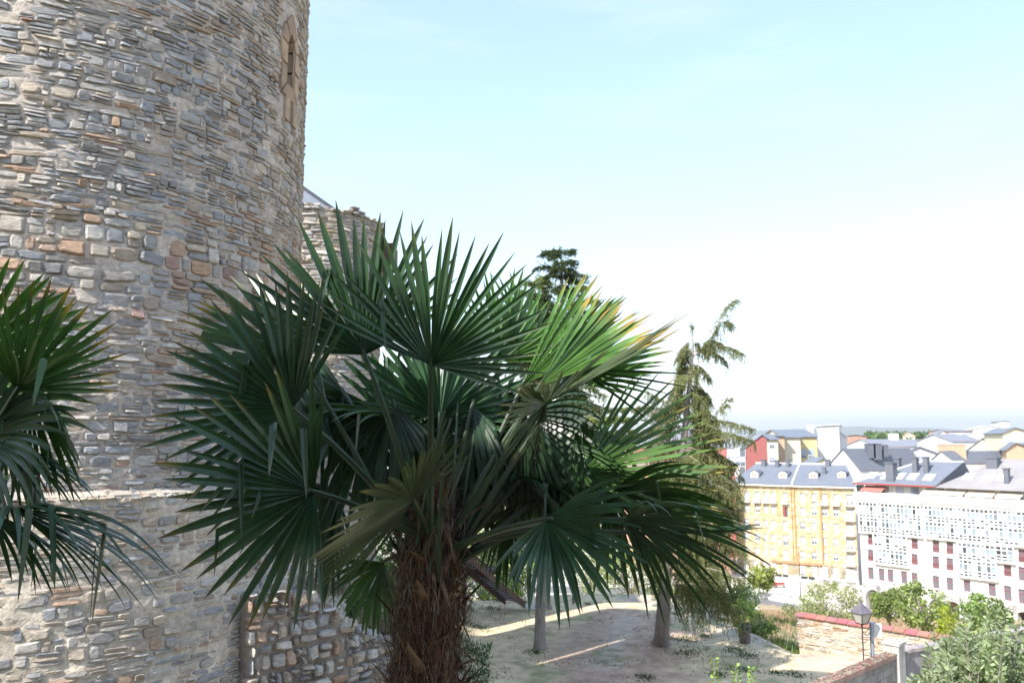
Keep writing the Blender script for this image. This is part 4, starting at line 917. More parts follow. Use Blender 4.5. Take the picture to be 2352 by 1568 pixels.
pp_ = at(2008, 1568, YL+.4); pt_z = at(2008, 1429, YL+.4).z
ul = empty('utility_pole', (pp_.x, pp_.y, 0), 'slim galvanised pole with a pale meter box, right of the lantern', 'pole')
mg = mat('galvanised_steel', (.42, .46, .54), .4, metal=.5, var=.1)
m_ = MB(); m_.tube([(pp_.x, pp_.y, 0), (pp_.x, pp_.y, pt_z)], .055, 12); m_.tube([(pp_.x, pp_.y, pt_z), (pp_.x, pp_.y, pt_z+.02)], [.075, .07], 12); m_.build('pole', mg, ul)
m_ = MB(); bz = at(2020, 1455, YL).z; m_.box((pp_.x+.17, pp_.y-.02, bz), (.2, .13, .36), -.3); m_.box((pp_.x+.17, pp_.y-.02, bz+.19), (.23, .16, .02), -.3); m_.build('meter_box', M['trim'], ul)
m_ = MB()
for pts in ([(0, 0, 0), (.1, .0, .05), (.2, 0, -.05), (.17, 0, -.25)], [(0, -.06, -.5), (.1, -.08, -.7), (.16, -.06, -.5)], [(-.06, -.03, -.3), (-.07, -.03, -1.0), (-.03, -.06, -1.3), (.06, -.06, -1.1)]):
    m_.tube([(pp_.x+x, pp_.y+y, pt_z-.05+z_) for x, y, z_ in pts], .008, 5)
m_.tube([(pp_.x-.03, pp_.y, pt_z-.25), ((pp_.x+cxL)/2, YL+.2, pt_z-.32), (cxL, YL, z_b-.2)], .012, 5); m_.build('cable', M['iron'], ul)
# timber stair and railing beyond the trunk
stc = empty('access_stair', at(1080, 1300, 47), 'brown timber stair coming down to the garden right of the palm trunk', 'stairs')
a = at(1075, 1287, 46.5); b = at_z(1206, 1396, 0.12); dv = b-a; pr = Vector((dv.y, -dv.x, 0)).normalized()
if pr.y < 0: pr = -pr
for k in (0, 1.5):
    m_ = MB(); o = pr*k; up = Vector((0, 0, .38)); vs = [a+o, b+o, b+o+up, a+o+up]; vs += [v+pr*.1 for v in vs]; m_.add(vs, [(0, 1, 2, 3), (7, 6, 5, 4), (0, 4, 5, 1), (1, 5, 6, 2), (2, 6, 7, 3), (3, 7, 4, 0)]); m_.build('stringer', m_wood, stc)
m_ = MB()
for i in range(18): c = a.lerp(b, (i+.5)/18)+pr*.8+Vector((0, 0, .3)); m_.box(tuple(c), (.34, 1.45, .05), math.atan2(pr.y, pr.x)-math.pi/2)
m_.build('treads', m_wood, stc)
m_ = MB(); m_.box(tuple(at(1222, 1398, b.y)+Vector((.3, .7, -.02))), (1.3, 1.7, .12)); m_.build('landing_slab', M['paving'], stc)
for k in (0, 1.55):
    m_ = MB(); o = pr*k; h = Vector((0, 0, 1.35)); m_.tube([a+o+h, b+o+h], .03, 6); m_.tube([a+o+h*.45, b+o+h*.45], .02, 5)
    for i in range(24): c = a.lerp(b, i/23)+o; m_.tube([c+Vector((0, 0, .35)), c+h], .012 if i % 6 else .03, 5)
    m_.build('handrail', M['iron'], stc)
rg = empty('metal_railing', at(1055, 1290, 48), 'dark metal railing with thin bars along the landing behind the palm trunk', 'railing')
m_ = MB(); a1_, b1_ = at(1040, 1257, 48), at(1145, 1262, 50); hgt = (1300-1257)/FPX*48
for k in (0, .1, .9): m_.tube([a1_-Vector((0, 0, hgt*k)), b1_-Vector((0, 0, hgt*k))], .03, 5)
for i in range(34): c = a1_.lerp(b1_, i/33); m_.tube([c, c-Vector((0, 0, hgt))], .014 if i % 8 else .035, 4)
c0_ = b1_; c1_ = b1_+Vector((2.2, 3, -2.0))
for k in (0, .9): m_.tube([c0_-Vector((0, 0, hgt*k)), c1_-Vector((0, 0, hgt*k))], .03, 5)
for i in range(20): c = c0_.lerp(c1_, i/19); m_.tube([c, c-Vector((0, 0, hgt))], .014, 4)
m_.build('bars', M['iron'], rg)
m_ = MB(); c = (a1_+b1_)/2; m_.box((c.x-1.5, c.y+.2, c.z-hgt-.15), (b1_.x-a1_.x+3.4, 1.6, .25)); m_.box((a.x-.2, a.y, (a.z)/2-.1), (.25, .25, a.z+.2)); m_.build('landing', m_wood, rg)
# small sign post on the bank
p = gon(1738, 1412)
r = empty('marker_post', p, 'small white and dark marker post in the dry grass of the bank', 'post'); m_ = MB(); m_.box((p.x, p.y, p.z+.3), (.09, .09, .9)); m_.build('post', M['iron'], r); m_ = MB(); m_.box((p.x, p.y-.07, p.z+.72), (.42, .05, .42)); m_.build('plate', M['trim'], r)

# ---------------- the air
hz = MB(); hz.box((0, 1500, 220), (30000, 34000, 490))
hm = bpy.data.materials.new('haze'); hm.use_nodes = True; hn = hm.node_tree; hn.nodes.clear()
pv = hn.nodes.new('ShaderNodeVolumePrincipled'); ho = hn.nodes.new('ShaderNodeOutputMaterial'); hn.links.new(pv.outputs[0], ho.inputs['Volume'])
pv.inputs['Density'].default_value = 1.2e-4; pv.inputs['Color'].default_value = (.95, .97, 1, 1); pv.inputs['Anisotropy'].default_value = .3
tag(hz.build('haze', hm), 'pale haze fading the distant hills', 'haze', kind='stuff')
# ============================================================ trees and shrubs
def bez(a, b, c, t): return a*(1-t)**2+b*2*t*(1-t)+c*t*t
def conifer(root, trunk, rads, branches, col, per=2, dens=1.0, needle=(.12, .022), hang=.8):
    """trunk: points; branches: (start, mid, end, twig length, number of twigs)"""
    t0 = trunk[0].lerp(trunk[1], .12); t1_ = trunk[0].lerp(trunk[1], .3)
    mb = MB(); mb.tube([trunk[0], t0, t1_]+list(trunk[1:]), [rads[0]*1.7, rads[0]*1.22, rads[0]*1.04]+list(rads[1:]), 12)
    tr = mb.build('trunk', M['bark'], root, smooth=True)
    bm = MB(); P = []; D = []; Cc = []
    for (a, b, c, tl, nt_) in branches:
        a, b, c = Vector(a), Vector(b), Vector(c); L = (b-a).length+(c-b).length
        bm.tube([bez(a, b, c, t) for t in (0, .25, .5, .75, 1)], [max(.012, .016*L*(1-t)) for t in (0, .25, .5, .75, .97)], 5, col=(.2, .17, .15), cap=False)
        bc = np.array(col)*random.uniform(.7, 1.25)
        for i in range(int(nt_*dens)):
            t = random.uniform(.12, 1)**.8; p = bez(a, b, c, t); ax = unit(bez(a, b, c, min(1, t+.05))-p) if t < .95 else unit(c-b)
            sd_ = unit(ax.cross(Vector((0, 0, 1)))+Vector((1e-4, 0, 0)))*random.choice((-1, 1)); l_ = tl*random.uniform(.2, 1.3)*(1.1-.5*t)
            d0 = unit(sd_*random.uniform(.1, 1)+ax*random.uniform(.1, .9)+Vector((0, 0, random.uniform(-.3, .25)))); q = p.copy(); d = d0; n = max(3, int(l_/.07))
            for k in range(n):
                d = unit(d+Vector((0, 0, -hang*.32))+Vector((random.uniform(-.3, .3), random.uniform(-.3, .3), random.uniform(-.15, .15)))); q = q+d*(l_/n)
                for _ in range(per):
                    P.append(q); D.append((d.x+random.uniform(-.9, .9), d.y+random.uniform(-.9, .9), d.z+random.uniform(-.7, .5))); Cc.append(bc*random.uniform(.65, 1.4))
    n = len(P)
    if bm.v: bm.build('branches', M['bark'], tr)
    leaves_mesh('crown', P, D, rng.uniform(.6, 1.5, n)*needle[0], rng.uniform(.7, 1.3, n)*needle[1], np.array(Cc), M['conifer'], root)
def brpx(a, b, c, Ya, Yb, Yc, tl, n): return (at(*a, Ya), at(*b, Yb), at(*c, Yc), tl, n)
# --- drooping conifer on the right (B)
YB = 40.0; bB = at_z(1518, 1478, 0)
conB = empty('drooping_conifer', (bB.x, bB.y, gz(bB.x, bB.y)), 'tall thin conifer with hanging twigs and a crooked forked top on the right', 'tree')
trk = [Vector((bB.x, bB.y, gz(bB.x, bB.y)-.2)), at(1524, 1400, YB), at(1530, 1290, YB), at(1545, 1150, YB), at(1572, 1000, YB), at(1584, 880, YB), at(1592, 790, YB), at(1588, 750, YB)]
BR = []
def br(a, b, c, tl=.9, n=40, dy=0.0, dm=None):
    if c[1] < 1060: tl *= 1.25; n *= .75
    BR.append(brpx(a, b, c, YB, YB+(dm if dm is not None else dy*.5), YB+dy, tl, n))
br((1588, 810), (1625, 800), (1650, 745), .55, 80, 0); br((1646, 755), (1660, 700), (1692, 688), .38, 60, .3); br((1650, 745), (1668, 730), (1682, 745), .45, 40, .2)
br((1590, 820), (1640, 770), (1706, 812), .6, 90, -.4); br((1596, 815), (1640, 790), (1672, 838), .45, 60, .5); br((1600, 800), (1630, 770), (1660, 790), .5, 50, 0)
br((1590, 780), (1578, 785), (1562, 812), .5, 50, .3); br((1588, 790), (1570, 790), (1554, 825), .55, 60, -.4); br((1586, 815), (1570, 815), (1556, 850), .5, 50, .5); br((1588, 835), (1608, 835), (1630, 870), .5, 50, .3)
br((1590, 765), (1592, 760), (1589, 746), .25, 20, 0); br((1590, 790), (1600, 780), (1606, 800), .4, 30, 0); br((1590, 800), (1580, 800), (1575, 830), .5, 40, .6)
br((1582, 870), (1565, 875), (1556, 915), .5, 50, -.5); br((1580, 890), (1610, 880), (1630, 925), .6, 70, .5); br((1578, 915), (1600, 915), (1625, 965), .6, 60, -.5); br((1578, 900), (1568, 905), (1560, 940), .5, 50, .5)
br((1575, 955), (1540, 930), (1486, 898), .5, 80, -.8); br((1575, 970), (1530, 925), (1462, 935), .55, 90, .8); br((1572, 985), (1520, 965), (1458, 1000), .6, 80, .3); br((1574, 975), (1535, 945), (1500, 950), .6, 70, 0)
br((1572, 985), (1640, 945), (1728, 985), .5, 120, .5); br((1640, 960), (1665, 930), (1672, 915), .35, 50, .5); br((1572, 1005), (1650, 975), (1730, 1012), .65, 120, -.8); br((1570, 1010), (1620, 1000), (1660, 1055), .8, 100, .8)
br((1572, 990), (1600, 975), (1640, 1010), .7, 90, 0); br((1572, 1020), (1540, 1010), (1500, 1045), .7, 90, 0); br((1570, 1030), (1620, 1020), (1690, 1065), .8, 110, 0); br((1575, 940), (1590, 940), (1610, 990), .6, 60, 0)
for k_ in range(26):
    t = k_/25; y0 = 850+210*t; x0 = 1584-18*t; sg = random.choice((-1, 1)); ln = (28+75*t)*random.uniform(.5, 1.1); y1 = y0+random.uniform(0, 30)
    BR.append(brpx((x0, y0-15), (x0+sg*ln*.5, y0-22), (x0+sg*ln, y1), YB, YB+random.uniform(-.6, .6), YB+random.uniform(-1.5, 1.5), .7, 46))
for k_ in range(7): br((1562, 1050+8*k_), (1640, 1030+14*k_), (1700+random.uniform(-25, 20), 1095+18*k_), 1.3, 50, random.uniform(-1.2, 1.2))
for i in range(58):                                  # the dense lower skirt
    t = i/57; y0 = 1050+330*t**1.1; x0 = 1566-46*t; sg = 1 if i % 3 else -1
    ln = (115+110*t)*random.uniform(.55, 1.1) if sg > 0 else (60+40*t)*random.uniform(.5, 1)
    ang = random.uniform(-.95, .95)
    ex = x0+sg*ln*math.cos(ang)*(1 if sg > 0 else .8); dy = ln*math.sin(ang)*YB/FPX*1.0
    if t > .72 and sg < 0: continue
    yy = y0-random.uniform(0, 40); br((x0, yy), ((x0+ex)/2, yy-random.uniform(0, 25)), (ex, yy+random.uniform(20, 75)), random.uniform(.9, 2.0), 50, dy)
conifer(conB, trk, [.36, .32, .28, .23, .16, .1, .05, .015], BR, (.18, .195, .085), needle=(.11, .016), hang=.85, dens=1.7, per=3)
# --- dark conifer behind the palm (A)
bA = at_z(1240, 1488, 0); YA = bA.y
conA = empty('conifer', (bA.x, bA.y, gz(bA.x, bA.y)), 'dark conifer with a straight grey trunk behind the central palm', 'tree')
trk = [Vector((bA.x, bA.y, gz(bA.x, bA.y)-.2)), at(1241, 1380, YA), at(1250, 1200, YA), at(1258, 1050, YA), at(1270, 880, YA), at(1284, 740, YA), at(1292, 640, YA), at(1290, 580, YA)]
BR = []
for i in range(96):
    t = i/95; y0 = 584+590*t**1.1; x0 = 1291-38*t; k = random.uniform(-math.pi, math.pi)
    ln = (28+190*t**.8)*random.uniform(.65, 1.1); ex = x0+ln*math.cos(k)*(1 if math.cos(k) < 0 else 1.0); dz = ln*math.sin(k)*YA/FPX
    up = -random.uniform(5, 28)*(1 if t < .4 else .3)
    BR.append((at(x0, y0, YA), at((x0+ex)/2, y0+up, YA+dz*.5), at(ex, y0+up*.6+ln*.28*t, YA+dz), .45+.6*t, int(38+34*t)))
BR.append((at(1252, 1190, YA), at(1290, 1190, YA-1), at(1318, 1330, YA-1.5), .5, 30)); BR.append((at(1300, 1250, YA-1.2), at(1316, 1300, YA-1.5), at(1318, 1378, YA-1.5), .35, 26))
conifer(conA, trk, [.27, .235, .2, .18, .14, .09, .05, .01], BR, (.075, .105, .045), needle=(.13, .02), hang=.3, dens=1.7, per=3)
# --- cedar (C): yellow-green domes and flat pads
bC = at_z(1248, 1397, 0); YC = bC.y
conC = empty('cedar_tree', (bC.x, bC.y, gz(bC.x, bC.y)), 'broad yellow-green cedar with flat layered branches behind the dark conifer', 'tree')
trk = [Vector((bC.x, bC.y, gz(bC.x, bC.y)-.2)), at(1250, 1250, YC), at(1262, 1000, YC), at(1280, 800, YC), at(1290, 690, YC)]
BR = []
for i in range(92):
    t = random.random(); y0 = 690+440*t; k = random.uniform(-math.pi, math.pi); ln = (55+130*t**.6)*random.uniform(.6, 1.05); x0 = 1288-35*t
    ex = x0+ln*math.cos(k); dz = ln*math.sin(k)*YC/FPX
    BR.append((at(x0, y0, YC), at((x0+ex)/2, y0-16, YC+dz*.5), at(ex, y0+14+20*t, YC+dz), .8, int(26+14*t)))
for (ex, ey, dz) in ((1470, 940, 0), (1485, 965, 1), (1490, 990, -1), (1475, 1002, 2), (1440, 960, -2), (1460, 1020, 0), (1190, 670, 0), (1210, 650, 1), (1240, 640, -1), (1340, 660, 1), (1370, 690, 0), (1398, 720, 0), (1225, 690, -2)):
    y0 = ey+15 if ey > 900 else ey+40
    BR.append((at(1275, y0, YC), at((1275+ex)/2, ey-5, YC+dz*.5), at(ex, ey, YC+dz), .75, 60))
conifer(conC, trk, [.38, .3, .24, .14, .04], BR, (.17, .2, .06), needle=(.15, .026), hang=.22, dens=1.7, per=3)

def broadleaf(name, label, cat, base, h, rx, n, col, leaf=(.09, .035), trunk_r=.06, loc_top=None, trunk=True, group=None, clumps=26, stem_frac=.4, spread=.55, ry=None, tip=None):
    base = Vector(base); ry = ry or rx
    root = empty(name, base, label, cat, group)
    tb = MB(); cl = []
    top = base+Vector((0, 0, h*stem_frac)); tb.tube([base-Vector((0, 0, .2)), base+Vector((.03*h, 0, h*stem_frac*.5)), top], [trunk_r*1.3, trunk_r, trunk_r*.8], 8)
    for i in range(clumps):
        th = random.uniform(0, 2*math.pi); u = random.uniform(-1, 1); r = random.uniform(.45, 1)**.5
        e = top+Vector((rx*r*math.sqrt(1-u*u)*math.cos(th), ry*r*math.sqrt(1-u*u)*math.sin(th), h*(1-stem_frac)*(.5+.5*u*r)-(0.02*h)))
        cl.append(e); m_ = top.lerp(e, .5)+Vector((0, 0, .06*h)); tb.tube([top, m_, e], [trunk_r*.5, trunk_r*.25, .006], 5, cap=False)
    tb.build('trunk', M['bark'], root)
    per = n//clumps; P = []; D = []; Cc = []
    for e in cl:
        s = spread*rx*random.uniform(.4, .75); c = np.array(col)*random.uniform(.75, 1.3)
        if tip is not None and random.random() < .3: c = np.array(tip)
        q = rng.normal(size=(per, 3)); q /= np.linalg.norm(q, axis=1)[:, None]; q *= rng.uniform(.3, 1, (per, 1))**.6
        p = np.array(e)+q*np.array([s, s, s*.75]); P.append(p); D.append(q+rng.normal(0, .5, (per, 3))+np.array([0, 0, -.2])); Cc.append(np.clip(c[None]*rng.uniform(.6, 1.4, (per, 1)), .01, .8))
    P = np.concatenate(P); D = np.concatenate(D); Cc = np.concatenate(Cc); n = len(P)
    leaves_mesh('crown', P, D, rng.uniform(.6, 1.4, n)*leaf[0], rng.uniform(.7, 1.3, n)*leaf[1], Cc, M['leaf'], root)
    return root
def on(px, py, z): v = at_z(px, py, z); return v
YG = (.21, .26, .09); MG = (.11, .17, .05); LG = (.24, .28, .10); DG = (.06, .1, .035); OL = (.20, .24, .14)
def height(base, py): return (1012-py)/FPX*base.y+CAMZ-base.z
# trees in front of the white building
b = at(2042, 1432, 60); b.z = gz(b.x, b.y); broadleaf('street_tree', 'round green tree left of its neighbour before the white building', 'tree', b, height(b, 1340), 1.15, 2000, YG, (.2, .08), .09, clumps=26)
b = at(2118, 1432, 56); b.z = gz(b.x, b.y); broadleaf('street_tree', 'taller loose green tree with a leaning branch before the white arcade', 'tree', b, height(b, 1322), 1.5, 2400, YG, (.2, .08), .08, clumps=34, stem_frac=.35)
b = at(2262, 1450, 58); b.z = gz(b.x, b.y); broadleaf('street_tree', 'green tree close to the arches, partly behind the grey-green shrub', 'tree', b, height(b, 1352), 1.5, 2200, (.19, .26, .09), (.2, .08), .08, clumps=30)
b = at(2190, 1440, 52); b.z = gz(b.x, b.y); broadleaf('street_tree', 'small bright yellow-green tree at the dark archway', 'tree', b, height(b, 1378), .9, 1200, (.3, .34, .05), (.16, .06), .05, clumps=16)
b = at(1912, 1420, 62); b.z = gz(b.x, b.y); broadleaf('tall_shrub', 'pale yellow-green straggly shrub behind the red-topped wall', 'shrub', b, height(b, 1322), 2.1, 3400, (.27, .29, .13), (.17, .055), .05, clumps=44, stem_frac=.12)
b = at(1860, 1420, 66); b.z = gz(b.x, b.y); broadleaf('tall_shrub', 'low pale shrub to the left of the straggly one', 'shrub', b, height(b, 1372), 1.8, 1800, (.26, .28, .14), (.15, .05), .04, clumps=26, stem_frac=.1)
b = at(1752, 1352, 150); b.z = -18; broadleaf('street_tree', 'small yellow-green tree on the street at the yellow block corner', 'tree', b, height(b, 1292), 2.3, 1500, (.24, .28, .06), (.45, .18), .12, clumps=22)
# bushes on the bank
for (px, py, Y, top, rx, n, col, lab) in (
  (1668, 1400, 66, 1322, 2.6, 3000, MG, 'green bush on the bank under the drooping conifer'),
  (1590, 1375, 72, 1330, 2.2, 1800, LG, 'yellowish bush on the bank beside the right trunk'),
  (1735, 1470, 46, 1425, 1.0, 1500, (.2, .25, .08), 'weedy bush behind the litter bin'),
  (1690, 1440, 52, 1400, 1.2, 1300, (.2, .26, .08), 'low green bush on the slope edge left of the bin'),
  (1110, 1335, 62, 1232, 3.2, 3600, (.24, .3, .06), 'yellow-green bush behind the metal railing'),
  (1180, 1330, 70, 1250, 2.6, 2600, (.22, .29, .07), 'second yellow-green bush behind the railing, further right'),
  (1050, 1330, 85, 1150, 4.0, 3400, MG, 'dark green tree in the gap right of the palm trunk'),
  (1350, 1345, 95, 1200, 6.0, 3800, LG, 'light green tree below the conifer crowns'),
  (1450, 1350, 90, 1230, 4.0, 3000, YG, 'light green tree between the two conifer trunks'),
  (1130, 1290, 120, 1165, 5.5, 3200, (.12, .18, .07), 'round green tree far down between the palm petioles'),
  (940, 1250, 140, 1090, 8.0, 3600, (.14, .19, .08), 'distant green tree seen left of the palm trunk'),
  (872, 1420, 27, 1205, 1.3, 3600, DG, 'dark green bush at the foot of the castle slope left of the palm trunk'),
  (1000, 1240, 160, 1040, 9.0, 3000, (.15, .2, .1), 'pale distant tree behind the palm trunk')):
    b = at(px, py, Y); b.z = gz(b.x, b.y); k = .00115*Y+.05
    broadleaf('bush' if Y < 80 else 'tree', lab, 'bush' if Y < 80 else 'tree', b, max(.8, height(b, top)), rx, n, col, (k*1.6, k*.62), .05+.001*Y, clumps=30, stem_frac=.15)
# big grey-green shrub bottom right
def leafy_bush(name, label, x0, base_px, tops, Y, dy, n_st, col, leaf, seed, cat='shrub', per=70):
    """upright leafy shoots: tops is a list of (px, py) that the shoots reach"""
    rd = random.Random(seed); b0 = at(*base_px, Y); b0.z = gz(b0.x, b0.y); root = empty(name, b0, label, cat)
    st = MB(); P = []; D = []; Cc = []
    for i in range(n_st):
        tx = rd.uniform(tops[0][0], tops[-1][0]); ty = np.interp(tx, [t[0] for t in tops], [t[1] for t in tops])+rd.uniform(0, 1)**.7*(1568-1350)*.85
        Yt = Y+rd.uniform(-dy, dy); e = at(tx, ty, Yt); s = at(tx+rd.uniform(-40, 40), 1800, Yt+rd.uniform(-.3, .3)); m_ = s.lerp(e, .5)+Vector((rd.uniform(-.1, .1), rd.uniform(-.1, .1), 0))
        st.tube([Vector((s.x, s.y, 0)), s, m_, e], [.03, .014, .009, .003], 5, col=(.2, .18, .13), cap=False); c = np.array(col)*rd.uniform(.75, 1.25)
        for k in range(per):
            t = 1-rd.random()**1.3*.75; p = bez(s, m_, e, t); a = rd.uniform(0, 6.28); P.append(p+Vector((math.cos(a), math.sin(a), 0))*.01)
            D.append((math.cos(a)*.8, math.sin(a)*.8, rd.uniform(.1, 1.0))); Cc.append(c*rd.uniform(.65, 1.4))
    st.build('stems', M['bark'], root); n = len(P)
    leaves_mesh('leaves', P, D, rng.uniform(.6, 1.3, n)*leaf[0], rng.uniform(.7, 1.3, n)*leaf[1], np.array(Cc), M['leaf'], root)
leafy_bush('large_shrub', 'large grey-green leafy shrub filling the bottom right corner', 0, (2230, 1750), [(2095, 1560), (2130, 1480), (2180, 1430), (2230, 1402), (2290, 1395), (2350, 1420), (2420, 1410)], 11.0, 1.0, 300, (.26, .31, .19), (.085, .02), 4, per=80)
for (px, py, lab, s_) in ((1640, 1512, 'tall young shoot with small leaves, leftmost of the three at the bottom', 1), (1690, 1528, 'young leafy shoot, the middle one of the three at the bottom', 2), (1726, 1532, 'shorter young leafy shoot, rightmost of the three at the bottom', 3)):
    rd = random.Random(s_); Y = 9.0; e = at(px, py, Y); root = empty('young_shoot', (e.x, e.y, 0), lab, 'plant', 'young shoots at the bottom edge')
    st = MB(); b0 = Vector((e.x+.05, e.y, 0)); st.tube([b0, b0.lerp(e, .5)+Vector((.05, 0, 0)), e], [.03, .012, .003], 5, col=(.2, .2, .1)); st.build('stem', M['bark'], root)
    P = []; D = []; Cc = []
    for k in range(90):
        t = k/90; p = e+Vector((.05*t*math.sin(t*3), 0, -t*.8)); a = k*2.4; l = .012+.05*t
        P.append(p+Vector((math.cos(a), math.sin(a), 0))*l*.7); D.append((math.cos(a), math.sin(a), rd.uniform(.1, .8))); Cc.append(np.array((.2, .3, .07))*rd.uniform(.7, 1.4))
    leaves_mesh('leaves', P, D, rng.uniform(.7, 1.3, 90)*.05, rng.uniform(.7, 1.3, 90)*.016, np.array(Cc), M['leaf'], root)
# weeds on the rubble wall, ground tufts, dry grass
P = []; D = []; Cc = []
for (px, py, Y, n, sc_) in ((770, 1350, 14.0, 500, .32), (740, 1345, 13.8, 300, .25), (850, 1415, 14.6, 260, .25), (870, 1430, 14.9, 160, .2), (640, 1330, 13.4, 160, .15), (700, 1340, 13.6, 160, .15)):
    c = at(px, py+8, Y)
    for i in range(n):
        P.append(c+Vector((random.gauss(0, .16), random.gauss(0, .16), random.uniform(-.12, .02)))); D.append((random.gauss(0, .35), random.gauss(0, .35), 1)); Cc.append(np.array(random.choice([(.2, .17, .12), (.26, .22, .16), (.12, .14, .07)]))*random.uniform(.6, 1.3))
n = len(P); o = leaves_mesh('dry_weeds', P, D, rng.uniform(.4, 1.2, n)*.28, rng.uniform(.6, 1.2, n)*.004, np.array(Cc), M['dry'], loc=at(770, 1350, 14)); tag(o, 'dry brown weeds growing on top of the rubble wall', 'weeds', kind='stuff')
P = []; D = []; Cc = []
spots = [(1575, 1468, 1.1), (1620, 1462, .5), (1575, 1500, .9), (1840, 1500, .7), (1815, 1492, .9), (1690, 1492, .9), (1715, 1510, .8), (1830, 1550, .6), (1780, 1545, .4), (1555, 1410, .4), (1525, 1436, .5), (1600, 1405, .5), (1660, 1425, .6), (1350, 1388, .3), (1080, 1550, 1.2), (1090, 1500, .8), (1100, 1440, .7), (1130, 1400, .8), (1145, 1380, .9), (1200, 1385, .5), (1230, 1500, .5), (1260, 1350, .5), (1500, 1350, .9), (1560, 1352, .8), (1710, 1540, .9), (1650, 1550, .6), (1480, 1558, .5), (1230, 1400, .3)]
for (px, py, s_) in spots:
    c = gon(px, py)
    for i in range(int(260*s_)):
        x, y = c.x+random.gauss(0, .45)*s_, c.y+random.gauss(0, .5)*s_; P.append((x, y, gz(x, y)-.02)); D.append((random.gauss(0, .5), random.gauss(0, .5), 1)); Cc.append(np.array((.055, .1, .035))*random.uniform(.6, 1.7))
for i in range(9000):
    x, y = random.uniform(-2, 14), random.uniform(26, 56)
    if fbm((x*.5, y*.5, 9), 3) < .12: continue
    P.append((x, y, gz(x, y)-.02)); D.append((random.gauss(0, .8), random.gauss(0, .8), 1)); Cc.append(np.array(random.choice([(.09, .13, .05), (.3, .25, .15), (.16, .15, .08)]))*random.uniform(.6, 1.3))
n = len(P); o = leaves_mesh('grass_tufts', P, D, rng.uniform(.5, 1.3, n)*.13, rng.uniform(.6, 1.2, n)*.02, np.array(Cc), M['dry'], loc=(4, 40, 0)); tag(o, 'short green grass tufts scattered over the dry garden ground', 'grass', kind='stuff')
P = []; D = []; Cc = []
for i in range(52000):
    x, y = random.uniform(2, 42), random.uniform(40.5, 95)
    z = gz(x, y)
    if z > -.25 or z < -17: continue
    n1 = fbm((x*.15, y*.15, 2), 4); gg = n1 > .12
    if random.random() > .75 and y > 60: continue
    P.append((x, y, z-.05)); D.append((random.gauss(0, .35), random.gauss(0, .35), 1)); Cc.append(np.array((.15, .2, .06) if gg and x < 22 else (.40, .29, .19))*random.uniform(.65, 1.3))
n = len(P); o = leaves_mesh('tall_dry_grass', P, D, rng.uniform(.5, 1.4, n)*.42, rng.uniform(.6, 1.3, n)*.03, np.array(Cc), M['dry'], loc=(18, 60, -4)); tag(o, 'tall pale dry grass covering the bank below the garden', 'grass', kind='stuff')
P = []; D = []; Cc = []
for i in range(9000):
    x, y = random.uniform(-8, -1), random.uniform(17, 42); P.append((x, y, gz(x, y)-.03)); D.append((random.gauss(0, .6), random.gauss(0, .6), 1)); Cc.append(np.array((.06, .12, .045))*random.uniform(.5, 1.6))
n = len(P); o = leaves_mesh('green_weeds', P, D, rng.uniform(.5, 1.4, n)*.25, rng.uniform(.6, 1.3, n)*.035, np.array(Cc), M['leaf'], loc=(-4, 28, 2)); tag(o, 'green weeds on the castle slope behind the rubble wall', 'weeds', kind='stuff')
